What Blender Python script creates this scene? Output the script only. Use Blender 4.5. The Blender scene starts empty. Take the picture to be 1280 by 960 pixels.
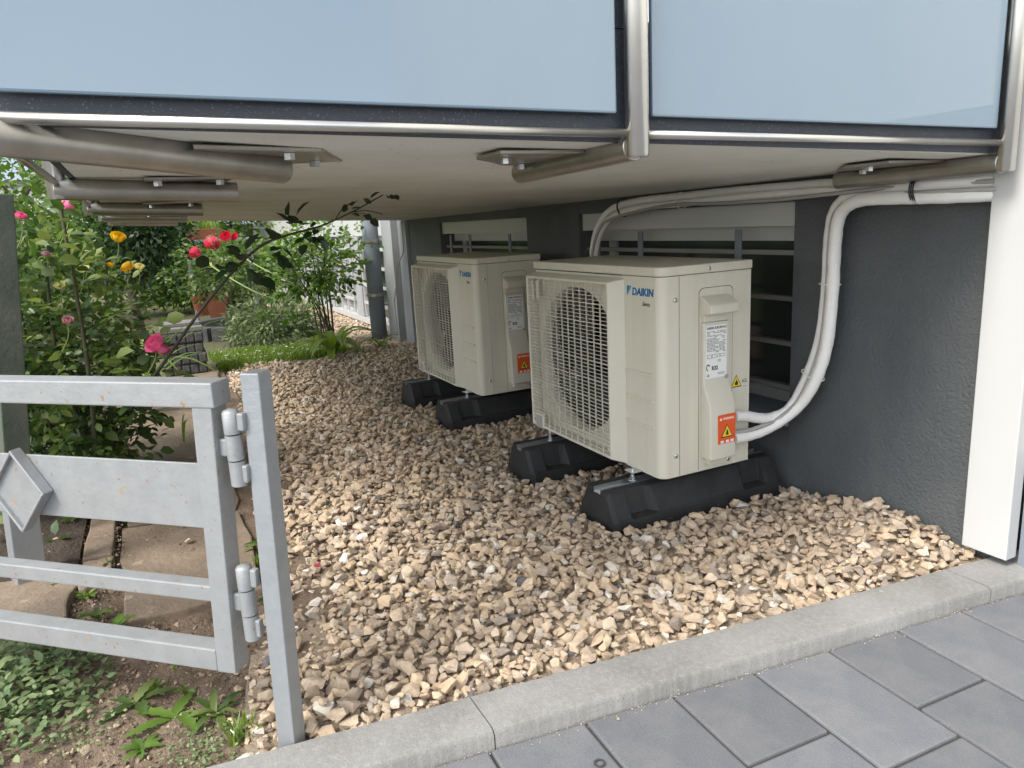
import bpy, bmesh, math, random
import numpy as np
from mathutils import Vector, Matrix

random.seed(7)
RNG = np.random.default_rng(11)
SC = bpy.context.scene
COL = SC.collection

# ------------------------------------------------------------------ camera
YAW, PITCH, ROLL, FPX, CAMH = 1.1207, 0.219, -0.0544, 916.3, 1.06
fw = Vector((-math.sin(YAW) * math.cos(PITCH), math.cos(YAW) * math.cos(PITCH), -math.sin(PITCH)))
rt = Vector((math.cos(YAW), math.sin(YAW), 0))
up = rt.cross(fw)
r2 = rt * math.cos(ROLL) + up * math.sin(ROLL)
u2 = -rt * math.sin(ROLL) + up * math.cos(ROLL)
camd = bpy.data.cameras.new('camera')
camd.sensor_width = 36
camd.lens = FPX * 36 / 1280
camd.clip_start = 0.02
camd.clip_end = 1500
cam = bpy.data.objects.new('camera', camd)
COL.objects.link(cam)
cam.matrix_world = Matrix(((r2.x, u2.x, -fw.x, 0), (r2.y, u2.y, -fw.y, 0), (r2.z, u2.z, -fw.z, CAMH), (0, 0, 0, 1)))
SC.camera = cam

# ------------------------------------------------------------------ sky, sun, exposure
SUN_EL, SUN_AZ = math.radians(50), math.radians(-72)      # azimuth of the sun as a plain XY angle
w = bpy.data.worlds.new('World')
SC.world = w
w.use_nodes = True
nt = w.node_tree
nt.nodes.clear()
sky = nt.nodes.new('ShaderNodeTexSky')
sky.sky_type = 'NISHITA'
sky.sun_disc = False
sky.sun_elevation = SUN_EL
sky.sun_rotation = math.pi / 2 - SUN_AZ
sky.air_density = 1.0
sky.dust_density = 1.0
sky.ozone_density = 1.0
hs = nt.nodes.new('ShaderNodeHueSaturation')               # thin white overcast: a paler sky
hs.inputs['Saturation'].default_value = 0.30
bg = nt.nodes.new('ShaderNodeBackground')
bg.inputs['Strength'].default_value = 0.15
wo = nt.nodes.new('ShaderNodeOutputWorld')
nt.links.new(sky.outputs[0], hs.inputs['Color'])
nt.links.new(hs.outputs[0], bg.inputs[0])
nt.links.new(bg.outputs[0], wo.inputs[0])
sd = bpy.data.lights.new('sun', 'SUN')
sd.energy = 1.7
sd.angle = math.radians(22)
sd.color = (1.0, 0.95, 0.87)
sun = bpy.data.objects.new('sun', sd)
COL.objects.link(sun)
sdir = Vector((math.cos(SUN_EL) * math.cos(SUN_AZ), math.cos(SUN_EL) * math.sin(SUN_AZ), math.sin(SUN_EL)))
sun.rotation_euler = sdir.to_track_quat('Z', 'Y').to_euler()
sun.location = (-2, -4, 6)
SC.view_settings.view_transform = 'Standard'
SC.view_settings.look = 'None'
SC.view_settings.gamma = 1
SC.view_settings.exposure = 1.42
SC.view_settings.use_curve_mapping = False
SC.render.engine = 'CYCLES'
SC.cycles.max_bounces = 8
SC.cycles.diffuse_bounces = 5
SC.cycles.glossy_bounces = 3
SC.cycles.transmission_bounces = 4
SC.cycles.use_denoising = True

# ------------------------------------------------------------------ materials
def mat(name, col, rough=0.6, metal=0.0, noise=None, bump=None, spec=0.5, coat=0.0, col2=None, rnd=0.0,
        spots=None, attr=None, trans=0.0, streak=None):
    """col base; noise=(scale, amount); bump=(scale, strength); spots=(scale, threshold, colour); rnd = tone by object"""
    m = bpy.data.materials.new(name)
    m.use_nodes = True
    t = m.node_tree
    N, L = t.nodes, t.links
    b = N['Principled BSDF']
    b.inputs['Roughness'].default_value = rough
    b.inputs['Metallic'].default_value = metal
    b.inputs['Specular IOR Level'].default_value = spec
    b.inputs['Coat Weight'].default_value = coat
    tc = N.new('ShaderNodeTexCoord')
    rgb = N.new('ShaderNodeRGB')
    rgb.outputs[0].default_value = (*col, 1)
    cur = rgb.outputs[0]

    def mix(fac, a, bcol, mode='MIX'):
        x = N.new('ShaderNodeMix')
        x.data_type = 'RGBA'
        x.blend_type = mode
        if isinstance(fac, (int, float)):
            x.inputs[0].default_value = fac
        else:
            L.new(fac, x.inputs[0])
        L.new(a, x.inputs[6])
        if isinstance(bcol, tuple):
            x.inputs[7].default_value = (*bcol, 1)
        else:
            L.new(bcol, x.inputs[7])
        return x.outputs[2]

    def nz(scale, detail=5, rough_=0.6, vec=None):
        n = N.new('ShaderNodeTexNoise')
        n.inputs['Scale'].default_value = scale
        n.inputs['Detail'].default_value = detail
        n.inputs['Roughness'].default_value = rough_
        L.new(vec or tc.outputs['Object'], n.inputs['Vector'])
        return n.outputs['Fac']

    def ramp(fac, lo, hi):
        r = N.new('ShaderNodeMapRange')
        r.inputs[1].default_value = lo
        r.inputs[2].default_value = hi
        L.new(fac, r.inputs[0])
        return r.outputs[0]

    if attr:
        a = N.new('ShaderNodeAttribute')
        a.attribute_name = 'tone'
        cr = N.new('ShaderNodeValToRGB')
        els = cr.color_ramp.elements
        els[0].position, els[0].color = attr[0][0], (*attr[0][1], 1)
        els[1].position, els[1].color = attr[-1][0], (*attr[-1][1], 1)
        for p_, c_ in attr[1:-1]:
            e = els.new(p_)
            e.color = (*c_, 1)
        L.new(a.outputs['Fac'], cr.inputs[0])
        cur = cr.outputs[0]
    if noise:
        c2 = col2 or tuple(c * 0.6 for c in col)
        f = ramp(nz(noise[0]), 0.35, 0.7)
        mm = N.new('ShaderNodeMath')
        mm.operation = 'MULTIPLY'
        L.new(f, mm.inputs[0])
        mm.inputs[1].default_value = noise[1]
        if attr:
            cur = mix(mm.outputs[0], cur, (0.5, 0.5, 0.5), 'MULTIPLY')
        else:
            cur = mix(mm.outputs[0], cur, c2)
    if streak:                                   # (scale xyz, amount, colour)
        mp = N.new('ShaderNodeMapping')
        mp.inputs['Scale'].default_value = streak[0]
        L.new(tc.outputs['Object'], mp.inputs[0])
        f = ramp(nz(1.0, vec=mp.outputs[0]), 0.45, 0.75)
        mm = N.new('ShaderNodeMath')
        mm.operation = 'MULTIPLY'
        L.new(f, mm.inputs[0])
        mm.inputs[1].default_value = streak[1]
        cur = mix(mm.outputs[0], cur, streak[2])
    for s in (spots or []):
        f = ramp(nz(s[0], 3), s[1], s[1] + 0.04)
        cur = mix(f, cur, s[2])
    if rnd:
        oi = N.new('ShaderNodeObjectInfo')
        r = N.new('ShaderNodeMapRange')
        r.inputs[3].default_value = 1 - rnd
        r.inputs[4].default_value = 1 + rnd
        L.new(oi.outputs['Random'], r.inputs[0])
        v = N.new('ShaderNodeHueSaturation')
        L.new(cur, v.inputs['Color'])
        L.new(r.outputs[0], v.inputs['Value'])
        cur = v.outputs[0]
    L.new(cur, b.inputs['Base Color'])
    if bump:
        bp = N.new('ShaderNodeBump')
        bp.inputs['Strength'].default_value = bump[1]
        bp.inputs['Distance'].default_value = bump[2] if len(bump) > 2 else 0.005
        L.new(nz(bump[0], 6, 0.65), bp.inputs['Height'])
        L.new(bp.outputs[0], b.inputs['Normal'])
    if trans:
        tr = N.new('ShaderNodeBsdfTranslucent')
        br = N.new('ShaderNodeHueSaturation')
        br.inputs['Saturation'].default_value = 1.15
        br.inputs['Value'].default_value = 1.3
        L.new(cur, br.inputs['Color'])
        L.new(br.outputs[0], tr.inputs[0])
        mx = N.new('ShaderNodeMixShader')
        mx.inputs[0].default_value = trans
        L.new(b.outputs[0], mx.inputs[1])
        L.new(tr.outputs[0], mx.inputs[2])
        L.new(mx.outputs[0], N['Material Output'].inputs[0])
    return m

M = {}
M['ivory'] = mat('ivory_paint', (0.625, 0.60, 0.50), 0.38, noise=(5, 0.22), col2=(0.53, 0.505, 0.415), bump=(900, 0.08, 0.001), streak=((45, 45, 2.0), 0.22, (0.45, 0.42, 0.35)))
M['ivory2'] = mat('ivory_plastic', (0.61, 0.585, 0.49), 0.45, noise=(9, 0.10))
M['fin'] = mat('condenser_fins', (0.016, 0.016, 0.016), 0.5, metal=0.5)
M['black'] = mat('black_plastic', (0.012, 0.012, 0.013), 0.5)
M['dark'] = mat('dark_seam', (0.02, 0.02, 0.02), 0.8)
M['rubber'] = mat('black_rubber', (0.011, 0.0115, 0.0125), 0.7, noise=(10, 0.8), col2=(0.03, 0.03, 0.03), bump=(160, 0.5, 0.002))
M['zinc'] = mat('zinc_plated', (0.62, 0.64, 0.66), 0.28, metal=0.9, noise=(40, 0.4))
M['galv'] = mat('galvanised_steel', (0.335, 0.345, 0.35), 0.42, metal=0.35, noise=(22, 0.7), col2=(0.265, 0.275, 0.282),
                bump=(45, 0.3, 0.004), spots=[(14, 0.665, (0.355, 0.30, 0.23)), (60, 0.665, (0.33, 0.20, 0.10))])
M['galv2'] = mat('galvanised_post', (0.32, 0.338, 0.352), 0.40, metal=0.4, noise=(20, 0.6), col2=(0.265, 0.28, 0.293),
                 bump=(60, 0.3, 0.004), spots=[(26, 0.73, (0.3, 0.16, 0.08))])
M['stainless'] = mat('brushed_stainless', (0.60, 0.585, 0.55), 0.30, metal=1.0, noise=(8, 0.35), col2=(0.44, 0.42, 0.38), bump=(120, 0.06, 0.001))
M['tube'] = mat('dull_steel_tube', (0.42, 0.405, 0.365), 0.33, metal=0.85, noise=(12, 0.6), col2=(0.27, 0.25, 0.22), bump=(70, 0.12, 0.002))
M['slab'] = mat('painted_soffit', (0.74, 0.74, 0.68), 0.75, noise=(2.2, 0.8), col2=(0.58, 0.575, 0.51), bump=(90, 0.25, 0.003),
                spots=[(30, 0.69, (0.30, 0.27, 0.22)), (90, 0.72, (0.25, 0.22, 0.18))])
M['glass'] = mat('enamel_sky_glass', (0.165, 0.235, 0.30), 0.06, noise=(0.8, 0.25), col2=(0.185, 0.25, 0.305), spec=0.9, coat=0.3, streak=((2.0, 2.0, .5), 0.5, (0.20, 0.265, 0.315)))  # enamel blue; the reflected sky is put into this base colour too
M['glass_edge'] = mat('glass_edge', (0.16, 0.20, 0.22), 0.2)
M['fascia'] = mat('dark_granite_fascia', (0.035, 0.042, 0.055), 0.55, spots=[(260, 0.62, (0.12, 0.13, 0.15))], bump=(200, 0.2, 0.002))
M['wall'] = mat('anthracite_render', (0.076, 0.085, 0.091), 0.62, noise=(2.4, 0.8), col2=(0.112, 0.119, 0.122), bump=(95, 1.0, 0.008),
                spots=[(230, 0.70, (0.16, 0.16, 0.155))], streak=((7, 7, 1.6), 0.35, (0.14, 0.14, 0.135)))
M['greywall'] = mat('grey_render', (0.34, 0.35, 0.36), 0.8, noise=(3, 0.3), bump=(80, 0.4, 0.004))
M['white'] = mat('white_trim', (0.50, 0.50, 0.49), 0.42, noise=(3, 0.2), col2=(0.44, 0.435, 0.42), spots=[(60, 0.74, (0.42, 0.40, 0.37))])
M['whitewall'] = mat('white_render', (0.78, 0.77, 0.74), 0.85, noise=(2, 0.2), col2=(0.64, 0.62, 0.57), bump=(60, 0.3, 0.004))
M['plinth'] = mat('blue_grey_plinth', (0.20, 0.225, 0.26), 0.7, noise=(4, 0.2))
M['darkbar'] = mat('weathered_bar', (0.24, 0.235, 0.225), 0.5, metal=0.4)
M['pane'] = mat('dark_window_glass', (0.045, 0.052, 0.05), 0.12, spec=0.7)
M['insul'] = mat('white_pipe_insulation', (0.82, 0.81, 0.78), 0.75, noise=(30, 0.3), col2=(0.66, 0.64, 0.60), bump=(130, 0.6, 0.003))
M['cable'] = mat('grey_cable', (0.36, 0.34, 0.32), 0.5)
M['strap'] = mat('black_strap', (0.02, 0.022, 0.03), 0.5)
M['concrete'] = mat('kerb_concrete', (0.265, 0.262, 0.25), 0.88, noise=(3.5, 0.95), col2=(0.165, 0.162, 0.15), bump=(150, 0.7, 0.003), streak=((70, 70, 5), 0.4, (0.36, 0.355, 0.34)),
                    spots=[(210, 0.62, (0.15, 0.148, 0.14)), (14, 0.70, (0.38, 0.37, 0.355)), (260, 0.66, (0.40, 0.39, 0.375))])
M['paver'] = mat('paver_concrete', (0.132, 0.138, 0.152), 0.85, noise=(16, 0.55), col2=(0.165, 0.168, 0.178), bump=(300, 0.8, 0.003), rnd=0.12, streak=((4.2, 4.2, 4.2), 0.55, (0.215, 0.213, 0.21)),
                 spots=[(300, 0.61, (0.195, 0.197, 0.205)), (340, 0.62, (0.07, 0.072, 0.08)),  (120, 0.715, (0.24, 0.24, 0.24))])
M['jointsand'] = mat('joint_sand', (0.055, 0.053, 0.05), 0.95, bump=(300, 0.8, 0.004))
M['stone'] = mat('limestone_chippings', (0.5, 0.4, 0.3), 0.9, noise=(75, 0.55), bump=(150, 0.8, 0.004),
                 attr=[(0.0, (0.15, 0.145, 0.145)), (0.05, (0.32, 0.265, 0.215)), (0.25, (0.455, 0.355, 0.26)), (0.45, (0.54, 0.425, 0.31)), (0.6, (0.585, 0.445, 0.30)),
                       (0.8, (0.60, 0.505, 0.40)), (0.9, (0.64, 0.575, 0.49)), (1.0, (0.72, 0.68, 0.61))])
M['gravelbase'] = mat('gravel_fines', (0.38, 0.30, 0.22), 0.95, noise=(60, 0.7), bump=(120, 1.0, 0.01))
M['soil'] = mat('garden_soil', (0.265, 0.195, 0.138), 0.95, noise=(11, 0.95), col2=(0.115, 0.08, 0.055), bump=(60, 1.0, 0.02),
                spots=[(60, 0.70, (0.34, 0.25, 0.17))])
M['clod'] = mat('soil_clods', (0.2, 0.14, 0.09), 0.95, attr=[(0.0, (0.10, 0.07, 0.05)), (0.6, (0.25, 0.185, 0.13)), (1.0, (0.42, 0.33, 0.245))], bump=(200, 0.8, 0.004))
M['ground'] = mat('garden_ground', (0.12, 0.10, 0.06), 0.95, noise=(0.9, 0.9), col2=(0.10, 0.13, 0.045), bump=(30, 1.0, 0.02))
M['flag'] = mat('sandstone_flag', (0.26, 0.20, 0.145), 0.9, noise=(6, 0.9), col2=(0.155, 0.117, 0.085), bump=(45, 0.8, 0.008), rnd=0.08,
                spots=[(9, 0.66, (0.33, 0.27, 0.205)), (120, 0.66, (0.11, 0.083, 0.06))])
M['block'] = mat('split_concrete_block', (0.06, 0.06, 0.058), 0.92, noise=(24, 0.7), col2=(0.13, 0.128, 0.122), bump=(90, 0.9, 0.006))
M['blocktop'] = mat('pale_block', (0.20, 0.196, 0.185), 0.9, noise=(20, 0.4), bump=(90, 0.7, 0.004))
M['wood'] = mat('weathered_green_wood', (0.06, 0.075, 0.055), 0.85, noise=(9, 0.9), col2=(0.12, 0.115, 0.095), bump=(60, 0.7, 0.006),
                streak=((90, 90, 4), 0.75, (0.08, 0.10, 0.07)))
M['terracotta'] = mat('terracotta', (0.30, 0.10, 0.05), 0.8, noise=(8, 0.4))
M['roof'] = mat('slate_roof', (0.26, 0.30, 0.36), 0.6, noise=(8, 0.3))
M['print_black'] = mat('print_black', (0.03, 0.03, 0.03), 0.6)
M['print_grey'] = mat('print_grey', (0.22, 0.22, 0.22), 0.6)
M['label_white'] = mat('label_white', (0.80, 0.80, 0.78), 0.45)
M['label_orange'] = mat('label_orange', (0.72, 0.10, 0.022), 0.45)
M['label_yellow'] = mat('label_yellow', (0.82, 0.60, 0.03), 0.45)
M['logo_blue'] = mat('logo_blue', (0.0, 0.13, 0.34), 0.4)
M['logo_cyan'] = mat('logo_cyan', (0.02, 0.33, 0.55), 0.4)
LEAFR = [(0.0, (0.034, 0.066, 0.022)), (0.5, (0.085, 0.145, 0.036)), (1.0, (0.23, 0.28, 0.085))]
M['leaf'] = mat('rose_leaf', (0.06, 0.11, 0.03), 0.38, attr=LEAFR, trans=0.38)
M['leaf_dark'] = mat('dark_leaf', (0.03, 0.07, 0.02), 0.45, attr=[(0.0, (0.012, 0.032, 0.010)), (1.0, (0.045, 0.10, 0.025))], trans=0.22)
M['leaf_light'] = mat('bright_leaf', (0.12, 0.2, 0.04), 0.45, attr=[(0.0, (0.045, 0.105, 0.018)), (0.6, (0.125, 0.22, 0.035)), (1.0, (0.25, 0.33, 0.075))], trans=0.38)
M['leaf_grey'] = mat('grey_green_leaf', (0.1, 0.13, 0.08), 0.6, attr=[(0.0, (0.07, 0.12, 0.045)), (1.0, (0.25, 0.31, 0.14))], trans=0.2)
M['lily'] = mat('lily_leaf', (0.2, 0.3, 0.05), 0.4, attr=[(0.0, (0.10, 0.18, 0.03)), (0.6, (0.23, 0.34, 0.06)), (1.0, (0.42, 0.42, 0.12))], trans=0.4)
M['grass'] = mat('grass_blade', (0.1, 0.18, 0.03), 0.5, attr=[(0.0, (0.08, 0.15, 0.02)), (0.7, (0.22, 0.33, 0.05)), (1.0, (0.38, 0.38, 0.15))], trans=0.35)
M['stem'] = mat('rose_stem', (0.075, 0.075, 0.035), 0.7, noise=(30, 0.6), col2=(0.04, 0.035, 0.02))
M['stem_green'] = mat('green_stem', (0.20, 0.27, 0.09), 0.5)
M['bark'] = mat('bark', (0.10, 0.08, 0.055), 0.9, noise=(20, 0.7), bump=(50, 0.8, 0.01))
M['pink'] = mat('pink_petal', (0.70, 0.12, 0.28), 0.55, trans=0.3, noise=(40, 0.5), col2=(0.80, 0.34, 0.46))
M['red'] = mat('red_petal', (0.58, 0.02, 0.06), 0.55, trans=0.25, noise=(40, 0.4), col2=(0.7, 0.08, 0.16))
M['yellow'] = mat('yellow_petal', (0.80, 0.52, 0.03), 0.55, trans=0.3)
M['cream'] = mat('cream_petal', (0.80, 0.74, 0.36), 0.55, trans=0.3)
M['fade'] = mat('faded_petal', (0.50, 0.25, 0.28), 0.7, trans=0.2)

# ------------------------------------------------------------------ helpers
def tag(o, label=None, cat=None, group=None, kind=None):
    if label: o['label'] = label
    if cat: o['category'] = cat
    if group: o['group'] = group
    if kind: o['kind'] = kind
    return o

def thing(name, label, cat, loc=(0, 0, 0), rz=0.0, group=None):
    o = bpy.data.objects.new(name, None)
    o.empty_display_size = 0.1
    COL.objects.link(o)
    o.location = loc
    o.rotation_euler = (0, 0, rz)
    return tag(o, label, cat, group)

def origin(o):
    v = Vector((0, 0, 0))
    while o is not None:
        v += o.location
        o = o.parent
    return v

def obj(name, me, m=None, parent=None, world=True, smooth=False):
    """link a mesh; geometry given in world coordinates is moved into the parent's frame"""
    if isinstance(me, MB): me = me.mesh(name)
    if isinstance(me, bmesh.types.BMesh):
        b = me
        me = bpy.data.meshes.new(name)
        b.to_mesh(me)
        b.free()
    if parent is not None and world:
        me.transform(Matrix.Translation(-origin(parent)))
    if m is not None and not me.materials:
        for x in (m if isinstance(m, (list, tuple)) else [m]): me.materials.append(x)
    o = bpy.data.objects.new(name, me)
    COL.objects.link(o)
    o.parent = parent
    if smooth:
        for p in me.polygons: p.use_smooth = True
    return o

def copy_tree(o, parent=None):
    c = o.copy()
    COL.objects.link(c)
    c.parent = parent
    for ch in list(o.children): copy_tree(ch, c)
    return c

class MB:
    """mesh builder"""
    def __init__(s): s.v, s.f = [], []
    def add(s, vs, fs):
        n = len(s.v)
        s.v += [tuple(p) for p in vs]
        s.f += [tuple(i + n for i in f) for f in fs]
        return s
    def box(s, a, b, rot=None, about=None):
        x0, y0, z0 = a; x1, y1, z1 = b
        vs = [Vector(p) for p in ((x0, y0, z0), (x1, y0, z0), (x1, y1, z0), (x0, y1, z0), (x0, y0, z1), (x1, y0, z1), (x1, y1, z1), (x0, y1, z1))]
        if rot is not None:
            c = Vector(about) if about is not None else (Vector(a) + Vector(b)) / 2
            vs = [rot @ (p - c) + c for p in vs]
        return s.add(vs, [(0, 3, 2, 1), (4, 5, 6, 7), (0, 1, 5, 4), (1, 2, 6, 5), (2, 3, 7, 6), (3, 0, 4, 7)])
    def tube(s, path, r, seg=12, cap=True, jit=0.0, hemi=False):
        P = [Vector(p) for p in path]
        n = len(P)
        rs = r if isinstance(r, (list, tuple)) else [r] * n
        t0 = (P[1] - P[0]).normalized()
        a = t0.orthogonal().normalized()
        vs, fs = [], []
        for i in range(n):
            t = ((P[min(i + 1, n - 1)] - P[max(i - 1, 0)])).normalized()
            a = (a - t * a.dot(t)).normalized()
            b = t.cross(a)
            for k in range(seg):
                q = 2 * math.pi * k / seg
                rr = rs[i] * (1 + (random.uniform(-jit, jit) if jit else 0))
                vs.append(P[i] + a * math.cos(q) * rr + b * math.sin(q) * rr)
        for i in range(n - 1):
            for k in range(seg):
                k2 = (k + 1) % seg
                fs.append((i * seg + k, i * seg + k2, (i + 1) * seg + k2, (i + 1) * seg + k))
        if cap:
            fs.append(tuple(range(seg - 1, -1, -1)))
            fs.append(tuple((n - 1) * seg + k for k in range(seg)))
        return s.add(vs, fs)
    def prism(s, poly, d0, d1, axis='y'):
        """poly in the plane across axis; (a,b) -> y: (x,z)  x: (y,z)  z: (x,y)"""
        def P(a, b, d): return {'y': (a, d, b), 'x': (d, a, b), 'z': (a, b, d)}[axis]
        n = len(poly)
        vs = [P(a, b, d0) for a, b in poly] + [P(a, b, d1) for a, b in poly]
        fs = [tuple(range(n - 1, -1, -1)), tuple(range(n, 2 * n))]
        fs += [(i, (i + 1) % n, n + (i + 1) % n, n + i) for i in range(n)]
        return s.add(vs, fs)
    def mesh(s, name='mesh'):
        me = bpy.data.meshes.new(name)
        me.from_pydata(s.v, [], s.f)
        b = bmesh.new()
        b.from_mesh(me)
        bmesh.ops.recalc_face_normals(b, faces=b.faces)
        b.to_mesh(me)
        b.free()
        return me

def bev(mb, w_, seg=2, ang=30):
    """bevelled mesh of a builder"""
    me = mb.mesh('bevelled') if isinstance(mb, MB) else mb
    b = bmesh.new()
    b.from_mesh(me)
    bpy.data.meshes.remove(me)
    bmesh.ops.remove_doubles(b, verts=b.verts, dist=1e-6)
    es = [e for e in b.edges if len(e.link_faces) == 2 and e.calc_face_angle(0) > math.radians(ang)]
    bmesh.ops.bevel(b, geom=es, offset=w_, segments=seg, affect='EDGES', profile=0.6, clamp_overlap=True)
    me = bpy.data.meshes.new('bevelled')
    b.to_mesh(me)
    b.free()
    return me

def bbox(a, b, w_=0.003, seg=2, rot=None, about=None):
    return bev(MB().box(a, b, rot, about), w_, seg)

def smooth_by_angle(me, deg=35):
    for p in me.polygons: p.use_smooth = True
    b = bmesh.new(); b.from_mesh(me)
    for e in b.edges:
        if len(e.link_faces) != 2 or e.calc_face_angle(0) > math.radians(deg): e.smooth = False
    b.to_mesh(me); b.free()
    return me

def catmull(pts, n=8):
    P = [Vector(p) for p in pts]
    P = [P[0] * 2 - P[1]] + P + [P[-1] * 2 - P[-2]]
    out = []
    for i in range(1, len(P) - 2):
        for k in range(n):
            t = k / n
            p0, p1, p2, p3 = P[i - 1:i + 3]
            out.append(0.5 * ((2 * p1) + (p2 - p0) * t + (2 * p0 - 5 * p1 + 4 * p2 - p3) * t * t + (3 * p1 - p0 - 3 * p2 + p3) * t ** 3))
    out.append(P[-2])
    return out

def text_mesh(body, size, mtx, depth=0.0004, shear=0.0, bold=0.0, align='LEFT', sx=1.0):
    c = bpy.data.curves.new('lettering', 'FONT')
    c.body = body
    c.size = size
    c.extrude = depth
    c.shear = shear
    c.offset = bold
    c.align_x = align
    c.resolution_u = 3
    o = bpy.data.objects.new('lettering', c)
    COL.objects.link(o)
    bpy.context.view_layer.update()
    me = bpy.data.meshes.new_from_object(o.evaluated_get(bpy.context.evaluated_depsgraph_get()))
    bpy.data.objects.remove(o)
    bpy.data.curves.remove(c)
    me.transform(mtx @ Matrix.Diagonal((sx, 1, 1, 1)))
    me.materials.clear()
    return me

def fast_mesh(name, V, F, tone=None, flat=False):
    """V (n,3), F (m,k) faces of one size or list of such; tone per vertex"""
    me = bpy.data.meshes.new(name)
    Fs = F if isinstance(F, list) else [F]
    nl = sum(f.size for f in Fs)
    nf = sum(len(f) for f in Fs)
    me.vertices.add(len(V)); me.loops.add(nl); me.polygons.add(nf)
    me.vertices.foreach_set('co', np.asarray(V, np.float32).ravel())
    me.loops.foreach_set('vertex_index', np.concatenate([f.ravel() for f in Fs]).astype(np.int32))
    st, tot, k = [], [], 0
    for f in Fs:
        st.append(k + np.arange(len(f)) * f.shape[1]); tot.append(np.full(len(f), f.shape[1])); k += f.size
    me.polygons.foreach_set('loop_start', np.concatenate(st).astype(np.int32))
    try: me.polygons.foreach_set('loop_total', np.concatenate(tot).astype(np.int32))
    except Exception: pass
    if tone is not None:
        a = me.attributes.new('tone', 'FLOAT', 'POINT')
        a.data.foreach_set('value', np.asarray(tone, np.float32))
    me.update(calc_edges=True)
    me.validate()
    if flat: me.shade_flat()
    return me

def unit(a): return a / (np.linalg.norm(a, axis=-1, keepdims=True) + 1e-9)

# leaf templates: (t along, s across, lift)  -> verts, quads/tris
OV_V = np.array([(0, 0, 0), (.28, -.36, .07), (.28, 0, 0), (.28, .36, .07), (.66, -.33, .03), (.66, 0, -.04), (.66, .33, .03), (1, 0, -.13)])
OV_T = np.array([(0, 1, 2), (0, 2, 3), (4, 7, 5), (5, 7, 6)])
OV_Q = np.array([(1, 4, 5, 2), (2, 5, 6, 3)])
DI_V = np.array([(0, 0, 0), (.45, -.34, .05), (1, 0, -.06), (.45, .34, .05)])
DI_Q = np.array([(0, 1, 2, 3)])

def leaf_cloud(name, P, D, S, width=0.8, simple=False, tone=None, upj=0.5, rng=RNG):
    """leaves at points P pointing along D, length S"""
    n = len(P)
    D = unit(D)
    N = unit(np.array([0, 0, 1.0]) + rng.normal(0, upj, (n, 3)))
    A = unit(np.cross(N, D)); N = np.cross(D, A)
    T = DI_V if simple else OV_V
    V = (P[:, None] + S[:, None, None] * (T[None, :, 0:1] * D[:, None] + width * T[None, :, 1:2] * A[:, None] + T[None, :, 2:3] * N[:, None])).reshape(-1, 3)
    off = (np.arange(n) * len(T))[:, None, None]
    F = [(off + DI_Q[None]).reshape(-1, 4)] if simple else [(off + OV_T[None]).reshape(-1, 3), (off + OV_Q[None]).reshape(-1, 4)]
    if tone is None: tone = np.clip(rng.normal(.5, .22, n), 0, 1)
    return fast_mesh(name, V, F, np.repeat(tone, len(T)))

def clumps(c, rad, ncl, per, spread, rng=RNG, low=-1.0, power=0.45):
    """points in clumps spread through an ellipsoid"""
    d = unit(rng.normal(size=(ncl, 3))); d[:, 2] = np.clip(d[:, 2], low, 1)
    cc = np.array(c) + d * (rng.random((ncl, 1)) ** power) * np.array(rad)
    p = np.repeat(cc, per, 0) + rng.normal(0, spread, (ncl * per, 3))
    return cc, p

# ================================================================== SETTING
def kerb_x(y): return -1.465 + 0.12 * y            # back edge of the kerb
KW = 0.135
g = MB().box((-400, -400, -0.5), (400, 400, -0.085))
tag(obj('ground', g, M['ground']), kind='structure')

# near garden soil with real relief
nx, ny = 150, 110
X, Y = np.meshgrid(np.linspace(-6.6, -1.2, nx), np.linspace(-1.7, 0.45, ny), indexing='ij')
def relief(X, Y):
    z = 0.012 * np.sin(X * 5.1 + Y * 3.3) * np.sin(Y * 7.3 - X * 2.1) + 0.008 * np.sin(X * 17 + 2 * np.sin(Y * 9)) * np.sin(Y * 21 + X * 5)
    return z
def soil_z(X, Y):
    return -0.055 + relief(X, Y) + 0.04 * np.clip((-X - 1.85) / 0.35, 0, 1) + 0.02 * np.clip((-X - 2.5) / 0.4, 0, 1) - 0.012 * np.clip((X + 1.75) / 0.3, 0, 1)
Z = soil_z(X, Y) + RNG.normal(0, 0.003, X.shape)
Z = np.where(X > kerb_x(Y) + 0.05, -0.079, Z)
Z = np.where((X < -2.15) & (Y > -0.36) & (Y < 0.5), np.minimum(Z, -0.024), Z)
V = np.stack([X, Y, Z], -1).reshape(-1, 3)
I = np.arange(nx * ny).reshape(nx, ny)
F = np.stack([I[:-1, :-1], I[1:, :-1], I[1:, 1:], I[:-1, 1:]], -1).reshape(-1, 4)
soil = obj('garden_soil', fast_mesh('garden_soil', V, F), M['soil'], smooth=True)
tag(soil, kind='structure')

# darker moist earth of the rose bed
M['darksoil'] = mat('moist_bed_soil', (0.085, 0.062, 0.045), 0.95, noise=(14, 0.9), col2=(0.045, 0.032, 0.024), bump=(60, 1.0, 0.02))
nx, ny = 90, 40
X, Y = np.meshgrid(np.linspace(-6.5, -2.62, nx), np.linspace(-1.6, -0.345, ny), indexing='ij')
Z = soil_z(X, Y) + 0.010 + RNG.normal(0, 0.004, X.shape)
V = np.stack([X, Y, Z], -1).reshape(-1, 3)
I = np.arange(nx * ny).reshape(nx, ny)
F = np.stack([I[:-1, :-1], I[1:, :-1], I[1:, 1:], I[:-1, 1:]], -1).reshape(-1, 4)
tag(obj('rose_bed_soil', fast_mesh('rose_bed_soil', V, F), M['darksoil'], smooth=True), kind='structure')

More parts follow.
